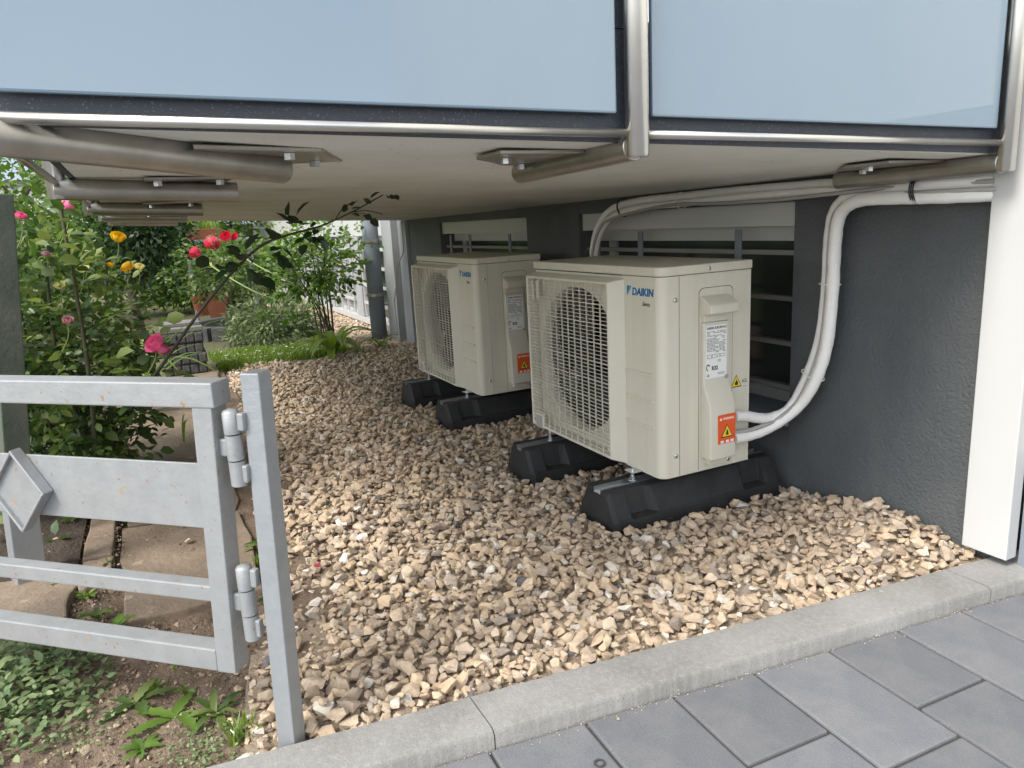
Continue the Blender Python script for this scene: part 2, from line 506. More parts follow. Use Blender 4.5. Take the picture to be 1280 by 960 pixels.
# pavement: bed of joint sand with separate pavers
pav = obj('pavement', MB().prism([(kerb_x(-3) + KW + 0.004, -3), (1.055, -3), (1.055, 4), (kerb_x(4) + KW + 0.004, 4)], -0.2, -0.047, 'z'), M['jointsand'])
tag(pav, kind='structure')
PA = math.radians(-2.6)
e1 = Vector((math.cos(PA), math.sin(PA), 0)); e2 = Vector((-math.sin(PA), math.cos(PA), 0))
def pav_pt(u, v): return Vector((-1.2, 0, 0)) + e1 * (u + 1.2) + e2 * v
street = obj('street', MB().box((1.06, -25, -0.3), (14, 2.1, -0.042)).box((-1.1, -25, -0.3), (1.058, -3.01, -0.0425)), M['paver']); tag(street, kind='structure')
joints = {0: [-0.95], 1: [-0.93], 2: [-1.0], 3: [-0.868], 4: [-0.968], 5: [-0.86], 6: [-0.955]}
for r_ in range(-15, 9):
    v0 = 0.506 + 0.2245 * r_; v1 = v0 + 0.2245
    us = [joints.get(r_, [-1.0 + 0.11 * (r_ % 3)])[0]]
    k = r_
    while us[-1] < 0.80:
        us.append(us[-1] + (0.335, 0.224, 0.28)[(k * 2) % 3]); k += 1
    gp = 0.0036
    vm = (v0 + v1) / 2
    for i in range(len(us)):
        if i == 0:
            def ku(v):      # u at which the row meets the kerb face
                lo = -1.6
                for _ in range(20):
                    p = pav_pt(lo, v); lo += (kerb_x(p.y) + KW + 0.006 - p.x) * 0.9
                return lo
            c = [(ku(v0 + gp), v0 + gp), (us[0] - gp, v0 + gp), (us[0] - gp, v1 - gp), (ku(v1 - gp), v1 - gp)]
        else:
            c = [(us[i - 1] + gp, v0 + gp), (us[i] - gp, v0 + gp), (us[i] - gp, v1 - gp), (us[i - 1] + gp, v1 - gp)]
        poly = [pav_pt(*q) for q in c]
        cc = sum(poly, Vector()) / 4
        dz = random.uniform(-0.0012, 0.0012)
        me = bev(MB().prism([(p.x - cc.x, p.y - cc.y) for p in poly], -0.06, 0.0, 'z'), 0.005, 2)
        o = obj('paver', me, M['paver'], pav, world=False)
        o.location = (cc.x, cc.y, -0.04 + dz)

# kerb of long concrete stones
kb = bpy.data.objects.new('kerb', None); COL.objects.link(kb); tag(kb, kind='structure')
for a, b in ((-1.0, 0.5235), (0.5265, 1.962), (1.9665, 3.4)):
    n = 26
    mb = MB()
    vs, fs = [], []
    prof = [(0, -0.14), (0, -0.004), (0.004, 0.0), (KW - 0.016, 0.0), (KW - 0.005, -0.0035), (KW, -0.012), (KW, -0.14)]
    for i in range(n + 1):
        y = a + (b - a) * i / n
        chip = 0.0015 * math.sin(i * 2.3 + a) + random.uniform(-0.0015, 0.0015)
        for j, (px, pz) in enumerate(prof):
            c_ = chip if j in (3, 4, 5) else random.uniform(-0.001, 0.001) * (0 < j < 6)
            vs.append((kerb_x(y) + px + (c_ if j == 5 else c_ * 0.6), y, pz + (c_ * 0.5 if j in (3, 4) else 0)))
    m_ = len(prof)
    for i in range(n):
        for j in range(m_ - 1): fs.append((i * m_ + j, i * m_ + j + 1, (i + 1) * m_ + j + 1, (i + 1) * m_ + j))
    fs += [tuple(range(m_)), tuple(n * m_ + j for j in range(m_ - 1, -1, -1))]
    obj('kerbstone', smooth_by_angle(MB().add(vs, fs).mesh(), 40), M['concrete'], kb)

# gravel bed: base sheet, the 300 largest-looking stones as parts, all the others as one loose part
LEFT = [(-1.2, 0.02), (-1.46, 0.035), (-1.75, 0.07), (-2.45, 0.21), (-4.0, 0.30), (-6.0, 0.42), (-7.0, 0.55)]
def left_y(x): return np.interp(-x, [-p[0] for p in LEFT], [p[1] for p in LEFT])
def sm(t): t = np.clip(t, 0, 1); return t * t * (3 - 2 * t)
def grav_z(x, y):
    return -0.022 + 0.055 * sm((x + 2.0) / 0.5) * sm((y - 1.75) / 0.35) * sm((kerb_x(y) - x) / 0.3) + 0.012 * np.sin(x * 3.1 + y) * np.sin(y * 4.2 - x) \
        - 0.02 * sm((0.35 - (y - left_y(x))) / 0.3)
nx, ny = 120, 50
X = np.linspace(-6.75, -1.15, nx)[:, None] * np.ones((1, ny))
Y = left_y(X) + (2.16 - left_y(X)) * np.linspace(0, 1, ny)[None]
X = np.minimum(X, kerb_x(Y) + 0.004)
Z = grav_z(X, Y) - 0.008
V = np.stack([X, Y, Z], -1).reshape(-1, 3)
I = np.arange(nx * ny).reshape(nx, ny)
F = np.stack([I[:-1, :-1], I[1:, :-1], I[1:, 1:], I[:-1, 1:]], -1).reshape(-1, 4)
gravel = obj('gravel_bed', fast_mesh('gravel_bed', V, F), M['gravelbase'], smooth=True)
tag(gravel, kind='structure')

AC1 = Vector((-2.389, 1.70, 0.15))          # base centre of the near unit
AC2 = Vector((-3.975, 1.72, 0.145))
FEET = [(AC1.x + 0.30, AC1.y), (AC1.x - 0.31, AC1.y), (AC2.x + 0.30, AC2.y), (AC2.x - 0.31, AC2.y)]
FL, FWD = 0.765, 0.25

def stone_shape(rng):
    k = rng.integers(12, 18)
    p = unit(rng.normal(size=(k, 3))) * rng.uniform(0.75, 1.1, (k, 1))
    p *= np.array([1.0, rng.uniform(0.58, 0.92), rng.uniform(0.38, 0.66)])
    b = bmesh.new()
    for q in p: b.verts.new(q)
    r = bmesh.ops.convex_hull(b, input=b.verts)
    bmesh.ops.delete(b, geom=[v for v in b.verts if not v.link_faces], context='VERTS')
    bmesh.ops.triangulate(b, faces=b.faces)
    b.verts.ensure_lookup_table(); b.verts.index_update()
    V = np.array([v.co for v in b.verts]); F = np.array([[v.index for v in f.verts] for f in b.faces])
    b.free()
    return V, F
SHAPES = [stone_shape(RNG) for _ in range(60)]

def rotmats(n, rng, tilt):
    a = rng.uniform(0, 2 * np.pi, n); b = rng.normal(0, tilt, n); c = rng.normal(0, tilt, n)
    ca, sa, cb, sb, cc, sc = np.cos(a), np.sin(a), np.cos(b), np.sin(b), np.cos(c), np.sin(c)
    o, z = np.ones(n), np.zeros(n)
    Rz = np.stack([ca, -sa, z, sa, ca, z, z, z, o], -1).reshape(n, 3, 3)
    Rx = np.stack([o, z, z, z, cb, -sb, z, sb, cb], -1).reshape(n, 3, 3)
    Ry = np.stack([cc, z, sc, z, o, z, -sc, z, cc], -1).reshape(n, 3, 3)
    return Rx @ Ry @ Rz

def scatter():
    rng = np.random.default_rng(5)
    x0, x1, y0, y1, h = -6.7, -1.15, 0.05, 2.16, 0.009
    gx, gy = np.meshgrid(np.arange(x0, x1, h), np.arange(y0, y1, h), indexing='ij')
    H = grav_z(gx, gy) - 0.01
    out = []
    for sp, rlo, rhi, n in ((0.0, 0.008, 0.015, 9000), (0, 0.011, 0.022, 13000), (0.0335, 0.012, 0.037, 0)):
        if sp:                                # the top layer lies closely packed
            jx, jy = np.meshgrid(np.arange(x0, x1, sp), np.arange(y0, y1, sp * 0.87), indexing='ij')
            jx = jx + (np.arange(jx.shape[1])[None] % 2) * sp / 2
            x = (jx + rng.uniform(-.5, .5, jx.shape) * sp).ravel(); y = (jy + rng.uniform(-.5, .5, jy.shape) * sp).ravel()
            n = len(x); o_ = rng.permutation(n); x, y = x[o_], y[o_]
        else:
            x = rng.uniform(x0, x1, n); y = rng.uniform(y0, y1, n)
        r = rlo + (rhi - rlo) * rng.beta(1.5, 2.8, n)
        r *= np.where(x < -4.2, 0.95, 1.0)
        ok = (y > left_y(x) + r * 0.5 + rng.normal(0.02, 0.03, n)) & (y < 2.15 - r * .7) & (x < kerb_x(y) - r * 0.85) & (x > -6.45 + 0.12 * np.sin(y * 7) + rng.normal(0, .04, n))
        for fx, fy in FEET:
            ok &= ~((np.abs(x - fx) < FWD / 2 + r * 0.75) & (np.abs(y - fy) < FL / 2 + r * 0.75))
        if rhi > 0.02:                       # thinner cover beside the gate post, where earth shows through
            bare = ((x + 1.90) / 0.14) ** 2 + ((y - 0.24) / 0.07) ** 2 < 1
            ok &= ~(bare & (rng.random(n) < 0.82))
        x, y, r = x[ok], y[ok], r[ok]
        z = np.zeros(len(x))
        for i in range(len(x)):
            k = max(1, int(r[i] * 0.75 / h))
            ix, iy = int((x[i] - x0) / h), int((y[i] - y0) / h)
            a, b, c, d = max(ix - k, 0), ix + k + 1, max(iy - k, 0), iy + k + 1
            Wd = H[a:b, c:d]
            if Wd.size == 0: z[i] = 0; continue
            base = 0.85 * Wd.mean() + 0.15 * Wd.max() if rhi > 0.016 else Wd.mean()
            z[i] = base + r[i] * 0.30
            q = 1 - ((gx[a:b, c:d] - x[i]) ** 2 + (gy[a:b, c:d] - y[i]) ** 2) / (r[i] * 1.0) ** 2
            top = np.where(q > 0, z[i] + 0.5 * r[i] * np.sqrt(np.maximum(q, 0)), -1)
            np.maximum(Wd, top, out=Wd)
        out.append(np.stack([x, y, z, r], 1))
    return np.concatenate(out), rng
ST, rg = scatter()
# keep the heap from climbing: stones high above the bed come down
ST[:, 2] = np.minimum(ST[:, 2], grav_z(ST[:, 0], ST[:, 1]) + 0.036)
n = len(ST)
R_ = rotmats(n, rg, 0.40)
tone = np.clip(rg.normal(0.48, 0.22, n), 0.06, 0.95)
tone[rg.random(n) < 0.007] = 0.0
tone[rg.random(n) < 0.012] = 1.0
shp = rg.integers(0, len(SHAPES), n)
cp = np.array([0, 0, CAMH])
seen = ST[:, 3] / np.linalg.norm(ST[:, :3] - cp, axis=1) * (ST[:, 2] > grav_z(ST[:, 0], ST[:, 1]) + 0.006)
# only stones inside the picture
rel = ST[:, :3] - cp
dpt = rel @ np.array(fw); px = 640 + FPX * (rel @ np.array(r2)) / dpt; py = 480 - FPX * (rel @ np.array(u2)) / dpt
seen *= (px > 345) & (px < 1265) & (py < 945)
big = set(np.argsort(-seen)[:300].tolist())
Vs, Fs, Ts, off = [], [], [], 0
for i in range(n):
    V, F = SHAPES[shp[i]]
    P = (R_[i] @ (V * ST[i, 3]).T).T
    if i in big:
        o = obj('stone', fast_mesh('stone', P, F, np.full(len(P), tone[i]), True), M['stone'], gravel, world=False)
        o.location = ST[i, :3]
    else:
        Vs.append(P + ST[i, :3]); Fs.append(F + off); Ts.append(np.full(len(P), tone[i])); off += len(P)
lg = obj('loose_gravel', fast_mesh('loose_gravel', np.concatenate(Vs), np.concatenate(Fs), np.concatenate(Ts), True), M['stone'], gravel)
tag(lg, kind='stuff')

# garden path of sandstone flags with edging stones
path = bpy.data.objects.new('garden_path', None); COL.objects.link(path); tag(path, kind='structure')
def slab_piece(name, poly, z0, z1, m, parent, jit=0.012, sub=5):
    """an irregular stone with a broken outline"""
    out = []
    n = len(poly)
    for i in range(n):
        a, b = Vector((*poly[i], 0)), Vector((*poly[(i + 1) % n], 0))
        for k in range(sub):
            p = a.lerp(b, k / sub)
            out.append((p.x + random.uniform(-jit, jit), p.y + random.uniform(-jit, jit)))
    me = bev(MB().prism(out, z0, z1, 'z'), 0.006, 2, 50)
    return obj(name, me, m, parent)
slab_piece('flagstone', [(-2.22, -0.20), (-2.22, 0.19), (-2.95, 0.20), (-3.02, -0.22)], -0.09, -0.004, M['flag'], path)
slab_piece('flagstone', [(-3.06, -0.21), (-3.00, 0.20), (-3.62, 0.22), (-3.66, -0.21)], -0.09, -0.012, M['flag'], path)
slab_piece('flagstone', [(-3.70, -0.20), (-3.66, 0.23), (-4.62, 0.26), (-4.70, -0.19)], -0.09, 0.022, M['flag'], path)
slab_piece('flagstone', [(-4.75, -0.18), (-4.68, 0.27), (-5.60, 0.33), (-5.66, -0.16)], -0.09, 0.010, M['flag'], path)
slab_piece('flagstone', [(-5.70, -0.15), (-5.64, 0.36), (-6.75, 0.44), (-6.8, -0.12)], -0.09, 0.004, M['flag'], path)
for a, b, t in ((-2.50, -2.72, 0.012), (-2.73, -3.28, 0.02), (-3.30, -3.85, 0.028), (-3.87, -4.42, 0.02)):
    slab_piece('edging_stone', [(a, -0.335), (a, -0.245), (b, -0.240), (b, -0.33)], -0.1, t, M['flag'], path, 0.006, 4)

# ================================================================== HOUSE
house = thing('house', 'rendered house with anthracite base wall and white upper wall behind the units', 'house', (-3.8, 2.4, 0))
def hp(name, a, b, m, bw=0.0, parent=None, **k):
    return obj(name, bbox(a, b, bw) if bw else MB().box(a, b), m, parent or house, **k)
YW = 2.15
hp('base_wall', (-2.0, YW, -0.3), (-1.20, 2.6, 1.30), M['wall'])
hp('base_wall', (-4.12, YW, -0.3), (-3.5, 2.6, 1.30), M['wall'])
hp('base_wall', (-6.4, YW, -0.3), (-5.62, 2.6, 1.30), M['wall'])
for x0, x1 in ((-3.5, -2.0), (-5.62, -4.12)):
    hp('lintel', (x0, YW + 0.003, 1.075), (x1, 2.6, 1.30), M['wall'])
    hp('sill_wall', (x0, YW + 0.006, -0.3), (x1, 2.6, 0.22), M['wall'])
    hp('sill', (x0 + .002, YW - 0.012, 0.222), (x1 - .002, 2.36, 0.25), M['plinth'], 0.004)
    wnd = hp('window', (x0 + 0.002, 2.34, 0.252), (x1 - .002, 2.38, 0.30), M['white'], 0.003)       # bottom frame member
    for a_, b_ in ((x0 + .002, x0 + .075), (x1 - .06, x1 - .002)):
        hp('frame', (a_, 2.34, 0.302), (b_, 2.38, 1.0), M['white'], parent=wnd)
    hp('pane', (x0 + 0.075, 2.352, 0.30), (x1 - 0.06, 2.36, 0.945), M['pane'], parent=wnd)
    hp('shutter_box', (x0 + .002, YW + 0.02, 0.985), (x1 - .002, 2.30, 1.074), M['white'], 0.003, parent=wnd)
    hp('shutter_slat', (x0 + .002, 2.27, 0.925), (x1 - .002, 2.30, 0.984), M['white'], 0.003, parent=wnd)
    gr = MB()
    for z in (0.885, 0.71, 0.535, 0.36): gr.box((x0 + 0.003, 2.195, z - 0.009), (x1 - 0.003, 2.225, z + 0.009))
    gr = obj('window_grille', gr, M['darkbar'], house)
    for x in (x0 + 0.12, x0 + 0.50, x1 - 0.33):
        hp('upright', (x - 0.018, 2.186, 0.34), (x + 0.018, 2.196, 0.975), M['plinth'], 0.004, parent=gr)
    hp('room_dark', (x0 + .002, 2.5, 0.25), (x1 - .002, 2.52, 1.07), M['black'], parent=wnd)  # black sheet standing in for the darkness of the room
hp('upper_wall', (-6.7, YW + 0.02, 1.302), (4.0, 2.6, 5.5), M['whitewall'])
hp('upper_wall', (-1.135, YW + 0.015, 0.335), (4.0, 2.6, 1.30), M['white'])
hp('plinth', (-1.135, YW + 0.005, -0.3), (4.0, 2.6, 0.33), M['plinth'])
hp('corner_trim', (-1.268, 2.10, 0.026), (-1.138, YW - 0.002, 4.0), M['white'], 0.003)
hp('far_corner', (-6.62, YW - 0.03, -0.3), (-6.402, 2.6, 1.299), M['greywall'], 0.004)  # pale grey puts the sunlit look of the wall end into colour
hp('shadow_gap', (-6.74, YW + 0.02, -0.3), (-6.622, 2.6, 1.299), M['wall'])  # dark strip standing in for the shade of the recess
hp('far_corner', (-7.05, YW - 0.06, -0.3), (-6.742, 2.6, 5.5), M['greywall'], 0.004)  # sunlit look put into the pale grey here as well

# rain downpipe
dp = thing('downpipe', 'dark grey rain downpipe at the far house corner', 'downpipe', (-7.12, 1.99, 0))
DX, DY = -7.12, 2.0
obj('pipe', MB().tube([(DX, DY, -0.1), (DX, DY, 0.9), (DX, DY, 3.5)], 0.078, 24), M['plinth'], dp, smooth=True)
for z in (0.94, 0.42):
    obj('clamp', MB().tube([(DX, DY, z - 0.014), (DX, DY, z + 0.014)], 0.088, 24).box((DX - .01, DY + .06, z - .01), (DX + .01, 2.09, z + .01)), M['tube'], dp)
# thin cable on the far corner
tag(obj('wall_cable', MB().tube(catmull([(-6.45, 2.105, 1.1), (-6.46, 2.105, 0.85), (-6.50, 2.06, 0.72), (-6.66, 2.05, 0.42), (-6.72, 2.06, 0.36), (-6.71, 2.06, 0.05)]), 0.006, 6), M['cable'], smooth=True),
    'thin grey cable hanging down the far house corner', 'cable')

# white neighbouring wing beyond
wing = thing('neighbouring_house', 'white rendered neighbouring house wing with barred windows beyond the downpipe', 'house', (-12, 2.4, 0))
obj('wall', MB().box((-24, 2.32, 0.2), (-7.06, 2.8, 5.5)), M['whitewall'], wing)
obj('plinth', MB().box((-24, 2.24, -0.3), (-7.06, 2.8, 0.0)), M['greywall'], wing)
obj('sill_course', MB().box((-24, 2.18, 0.002), (-7.06, 2.5, 0.06)), M['white'], wing)
obj('shutter_course', MB().box((-24, 2.22, 0.98), (-7.06, 2.5, 1.32)), M['white'], wing)
for i, x in enumerate((-7.3, -8.75, -10.2, -11.65, -13.1, -14.6)):
    wd = obj('window', MB().box((x - 1.0, 2.262, 0.065), (x, 2.318, 0.975)), M['white'], wing)
    obj('pane', MB().box((x - 0.95, 2.25, 0.12), (x - 0.05, 2.26, 0.93)), M['pane'] if i != 1 else M['greywall'], wd)
    bars = MB()
    for z in (0.24, 0.44, 0.64, 0.84): bars.box((x - 1.0, 2.19, z - 0.016), (x, 2.215, z + 0.016))
    for q in (0.02, 0.34, 0.66, 0.98): bars.box((x - q - 0.012, 2.192, 0.08), (x - q + 0.012, 2.212, 0.95))
    obj('window_bars', bars, M['white'], wd)
    obj('pier', MB().box((x + 0.08, 2.2, 0.065), (x + 0.36, 2.31, 0.975)), M['greywall'], wing)

# ================================================================== BALCONY
bal = thing('balcony', 'cantilevered balcony with pale blue glass balustrade above the gravel', 'balcony', (-1.25, 1.0, 1.2))
XN, XF, YO = -1.25, -6.5, -0.125
zc = {(XN, YO): 1.226, (XN, YW): 1.160, (XF, YO): 1.215, (XF, YW): 1.113}
def under(x, y):
    s, t = (x - XN) / (XF - XN), (y - YO) / (YW - YO)
    return (1 - s) * ((1 - t) * zc[XN, YO] + t * zc[XN, YW]) + s * ((1 - t) * zc[XF, YO] + t * zc[XF, YW])
n = 12
vs, fs = [], []
for k in (0, 1):
    for i in range(n + 1):
        for j in range(n + 1):
            x, y = XN + (XF - XN) * i / n, YO + (YW - YO) * j / n
            vs.append((x, y, under(x, y) if k == 0 else 1.42))
N1 = (n + 1) ** 2
idx = lambda k, i, j: k * N1 + i * (n + 1) + j
for i in range(n):
    for j in range(n):
        fs.append((idx(0, i, j), idx(0, i, j + 1), idx(0, i + 1, j + 1), idx(0, i + 1, j)))
        fs.append((idx(1, i, j), idx(1, i + 1, j), idx(1, i + 1, j + 1), idx(1, i, j + 1)))
    for j in (0, n):
        fs.append((idx(0, i, j), idx(0, i + 1, j), idx(1, i + 1, j), idx(1, i, j)))
        fs.append((idx(0, j, i), idx(0, j, i + 1), idx(1, j, i + 1), idx(1, j, i)))
obj('slab', MB().add(vs, fs), M['slab'], bal)
def zrail(y): return 1.2285 - 0.0185 * (y + 0.14) - 0.0
def sheet(x0, x1, ya, yb, za, zb, ztop, bw=None):
    mb = MB().add([(x0, ya, za), (x1, ya, za), (x1, yb, zb), (x0, yb, zb), (x0, ya, ztop), (x1, ya, ztop), (x1, yb, ztop), (x0, yb, ztop)],
                  [(0, 3, 2, 1), (4, 5, 6, 7), (0, 1, 5, 4), (1, 2, 6, 5), (2, 3, 7, 6), (3, 0, 4, 7)])
    return bev(mb, bw) if bw else mb
# near end: granite fascia, glass, rail, posts
obj('fascia', sheet(XN + 0.002, XN + 0.014, -0.185, 2.06, under(XN, -0.185) - 0.004, under(XN, 2.06) + 0.004, 1.40), M['fascia'], bal)
GX = XN + 0.026
for ya, yb in ((-0.165, 0.836), (0.918, 2.008)):
    za, zb = zrail(ya) + 0.033, zrail(yb) + 0.036
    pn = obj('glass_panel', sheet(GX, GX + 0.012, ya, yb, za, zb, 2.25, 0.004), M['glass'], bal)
    obj('rail', MB().tube([(GX + 0.012, ya - 0.03 * (ya > 0), zrail(ya)), (GX + 0.012, yb + 0.03, zrail(yb))], 0.0085, 14), M['stainless'], bal, smooth=True)
for ya, yb in ((0.838, 0.914), (2.010, 2.080)):
    obj('edge_strip', MB().box((XN + 0.002, ya, 1.402), (XN + 0.014, yb, 2.25)), M['fascia'], bal)
PX = GX + 0.018
def bracket(a, b, r=0.026, plate=None, name='bracket_tube'):
    t = obj(name, smooth_by_angle(bev(MB().tube([a, Vector(a).lerp(Vector(b), .5), b], r, 28), 0.0015, 1, 60), 40), M['tube'], bal)
    return t
def plate(par, pts, z, th=0.009, bolts=()):
    p = obj('fixing_plate', bev(MB().prism(pts, z - th, z - 0.0015, 'z'), 0.0015, 1), M['tube'], par)
    for bx, by in bolts:
        hexp = [(bx + 0.011 * math.cos(k * math.pi / 3), by + 0.011 * math.sin(k * math.pi / 3)) for k in range(6)]
        obj('bolt', MB().prism(hexp, z - th - 0.013, z - th - 0.001, 'z'), M['zinc'], par)
def post(x, y, zb, r=0.0225, ztop=2.3):
    mb = MB().tube([(x, y, zb), (x, y, zb + 0.004), (x, y, zb + 0.5), (x, y, ztop)], [r * 0.86, r, r, r], 28)
    return obj('post', smooth_by_angle(mb.mesh(), 50), M['stainless'], bal)
post(PX, 0.877, 1.166); post(PX, 2.045, 1.117)
b1 = bracket((PX - 0.01, 0.877, 1.186), (-1.70, 0.877, 1.176))
plate(b1, [(-1.36, 0.66), (-1.36, 0.90), (-1.64, 0.90), (-1.64, 0.80), (-1.48, 0.66)], under(-1.5, 0.78), bolts=((-1.44, 0.71), (-1.60, 0.83)))
b2 = bracket((PX - 0.01, 2.045, 1.139), (-1.73, 2.045, 1.130))
plate(b2, [(-1.36, 1.80), (-1.36, 2.07), (-1.66, 2.07), (-1.66, 1.96), (-1.50, 1.80)], under(-1.5, 1.95), bolts=((-1.46, 1.85), (-1.60, 2.0)))
b3 = bracket((-1.19, -0.20, 1.212), (-1.575, 0.275, 1.186), 0.029)
plate(b3, [(-1.38, 0.10), (-1.45, 0.33), (-1.66, 0.42), (-1.70, 0.30), (-1.55, 0.12)], under(-1.5, 0.25), bolts=((-1.46, 0.27), (-1.62, 0.35)))
# outer side
obj('fascia', MB().box((XF, YO - 0.014, 1.222), (XN - 0.01, YO - 0.002, 1.40)), M['fascia'], bal)
posts_x = (-2.2, -3.5, -4.7, -5.9)
xs = (-1.27,) + posts_x + (-6.5,)
for a, b in zip(xs[:-1], xs[1:]):
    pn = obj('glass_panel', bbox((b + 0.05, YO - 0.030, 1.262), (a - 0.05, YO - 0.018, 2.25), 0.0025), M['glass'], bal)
    obj('rail', MB().tube([(a, YO - 0.044, 1.218), (b, YO - 0.044, 1.212)], 0.0085, 12), M['stainless'], bal, smooth=True)
for x in posts_x:
    post(x, YO - 0.044, 1.172)
    bt = bracket((x, YO - 0.05, 1.197), (x, 0.257, 1.176), 0.0265)
    plate(bt, [(x - 0.09, 0.03), (x + 0.09, 0.03), (x + 0.09, 0.24), (x - 0.09, 0.24)], under(x, 0.13), bolts=((x + 0.055, 0.06), (x + 0.055, 0.21)))

# ================================================================== AIR CONDITIONING OUTDOOR UNITS
AW, AD, AH, LID = 0.8714, 0.394, 0.734, 0.033
FY = -AD / 2
SIDE = Matrix(((0, 0, 1, 0), (1, 0, 0, 0), (0, 1, 0, 0), (0, 0, 0, 1)))     # lettering laid on the +X face
FRONT = Matrix(((1, 0, 0, 0), (0, 0, -1, 0), (0, 1, 0, 0), (0, 0, 0, 1)))   # lettering laid on the -Y face
def on_side(y, z, x): return Matrix.Translation((x, y, z)) @ SIDE
def on_front(x, z, y): return Matrix.Translation((x, y, z)) @ FRONT

def make_unit(label):
    t = thing('outdoor_unit', label, 'air conditioner', (0, 0, 0), group='outdoor units on the gravel')
    L = dict(parent=t, world=False)
    hx, hy = AW / 2, AD / 2
    zt = AH - LID
    def outline(e=0.0, rr=0.034):
        pts = [(-hx - e, FY - e), (-hx - e, hy + e), (hx + e, hy + e)]
        c = (hx + e - rr, FY - e + rr)
        pts += [(c[0] + rr * math.cos(-a * math.pi / 16), c[1] + rr * math.sin(-a * math.pi / 16)) for a in range(0, 9)]
        return pts
    # casing: open where the fan sits
    pts = outline() + [(0.222, FY)]
    vs = [(x, y, 0.0) for x, y in pts] + [(x, y, zt) for x, y in pts]
    n = len(pts)
    fs = [(i, i + 1, n + i + 1, n + i) for i in range(n - 1)]
    fs += [tuple(range(n)), tuple(n + i for i in range(n))]
    obj('casing', smooth_by_angle(MB().add(vs, fs).mesh(), 30), M['ivory'], **L)
    obj('lid', smooth_by_angle(bev(MB().prism(outline(0.004, 0.036), zt + 0.002, AH, 'z'), 0.006, 3, 50), 30), M['ivory'], **L)
    obj('lid_gap', MB().prism(outline(-0.003), zt - 0.001, zt + 0.0025, 'z'), M['dark'], **L)
    # front plate with the round fan opening
    cx, cz, fr = -0.105, 0.352, 0.292
    x0, x1, z0, z1 = -hx + 0.002, 0.222, 0.002, zt - 0.002
    N = 72
    vs, fs = [], []
    for k in range(N):
        a = 2 * math.pi * k / N
        c, s = math.cos(a), math.sin(a)
        q = min(((x1 if c > 0 else x0) - cx) / c if abs(c) > 1e-6 else 9, ((z1 if s > 0 else z0) - cz) / s if abs(s) > 1e-6 else 9)
        vs += [(cx + fr * c, FY + 0.004, cz + fr * s), (cx + q * c, FY + 0.004, cz + q * s), (cx + fr * 0.97 * c, FY + 0.018, cz + fr * 0.97 * s), (cx + fr * 0.965 * c, FY + 0.045, cz + fr * .965 * s)]
    for k in range(N):
        a, b = 4 * k, 4 * ((k + 1) % N)
        fs += [(a, b, b + 1, a + 1), (a, a + 2, b + 2, b), (a + 2, a + 3, b + 3, b + 2)]
    obj('fan_shroud', smooth_by_angle(MB().add(vs, fs).mesh(), 40), M['ivory2'], **L)
    # corners of the plate are cut off by the radial build: cover them
    for xa, xb in ((x0, x0 + 0.06), (x1 - 0.06, x1)):
        for za, zb in ((z0, z0 + 0.06), (z1 - 0.06, z1)): obj('corner_plate', MB().box((xa, FY + 0.005, za), (xb, FY + 0.007, zb)), M['ivory2'], **L)
    cl = MB().box((-hx + 0.02, 0.09, 0.02), (0.24, 0.10, zt - 0.02))
    coil = obj('condenser_coil', cl, M['fin'], **L)
    fb = MB()
    for k in range(3):
        a0 = k * 2 * math.pi / 3 + 0.5
        gr = []
        for i in range(7):
            for j in range(6):
                rr = 0.07 + (0.272 - 0.07) * i / 6
                a = a0 + (j / 5 - 0.5) * (1.15 + 0.35 * i / 6) + 0.28 * i / 6
                gr.append((cx + rr * math.cos(a), FY + 0.045 + 0.055 * (j / 5), cz + rr * math.sin(a)))
        fb.add(gr, [(i * 6 + j, i * 6 + j + 1, (i + 1) * 6 + j + 1, (i + 1) * 6 + j) for i in range(6) for j in range(5)])
    fan = obj('fan', fb.mesh(), M['black'], smooth=True, **L)
    obj('hub', MB().tube([(cx, FY + 0.035, cz), (cx, FY + 0.11, cz)], 0.072, 28), M['black'], fan, world=False)
    # grille frame, tapered, and its bars
    o0 = [(-hx + 0.001, 0.004), (0.232, 0.004), (0.232, 0.690), (-hx + 0.001, 0.690)]
    gx0, gx1, gz0, gz1 = -hx + 0.004, 0.194, 0.0185, 0.678
    o1 = [(gx0, gz0), (gx1, gz0), (gx1, gz1), (gx0, gz1)]
    i1 = [(gx0 + 0.011, gz0 + 0.011), (gx1 - 0.011, gz0 + 0.011), (gx1 - 0.011, gz1 - 0.011), (gx0 + 0.011, gz1 - 0.011)]
    gy = FY - 0.048
    vs = [(x, FY - 0.0005, z) for x, z in o0] + [(x, gy, z) for x, z in o1] + [(x, gy, z) for x, z in i1] + [(x, FY, z) for x, z in i1]
    fs = []
    for k in range(4):
        b = (k + 1) % 4
        fs += [(k, b, 4 + b, 4 + k), (4 + k, 4 + b, 8 + b, 8 + k), (8 + k, 8 + b, 12 + b, 12 + k)]
    fr_ = obj('grille_frame', smooth_by_angle(bev(MB().add(vs, fs), 0.010, 3, 20), 40), M['ivory2'], **L)
    gb = MB()
    NR, NC = 44, 13
    ix0, ix1, iz0, iz1 = i1[0][0], i1[1][0], i1[0][1], i1[2][1]
    for r_ in range(1, NR):
        z = iz0 + (iz1 - iz0) * r_ / NR
        hgt, dpth = (0.0017, 0.006) if r_ % 5 == 4 else (0.0010, 0.004)
        gb.box((ix0 - 0.001, gy + 0.001, z - hgt), (ix1 + 0.001, gy + 0.001 + dpth, z + hgt))
    for c_ in range(1, NC):
        x = ix0 + (ix1 - ix0) * c_ / NC
        gb.box((x - 0.0014, gy + 0.0025, iz0 - 0.001), (x + 0.0014, gy + 0.0075, iz1 + 0.001))
    obj('fan_guard', gb, M['ivory2'], **L)
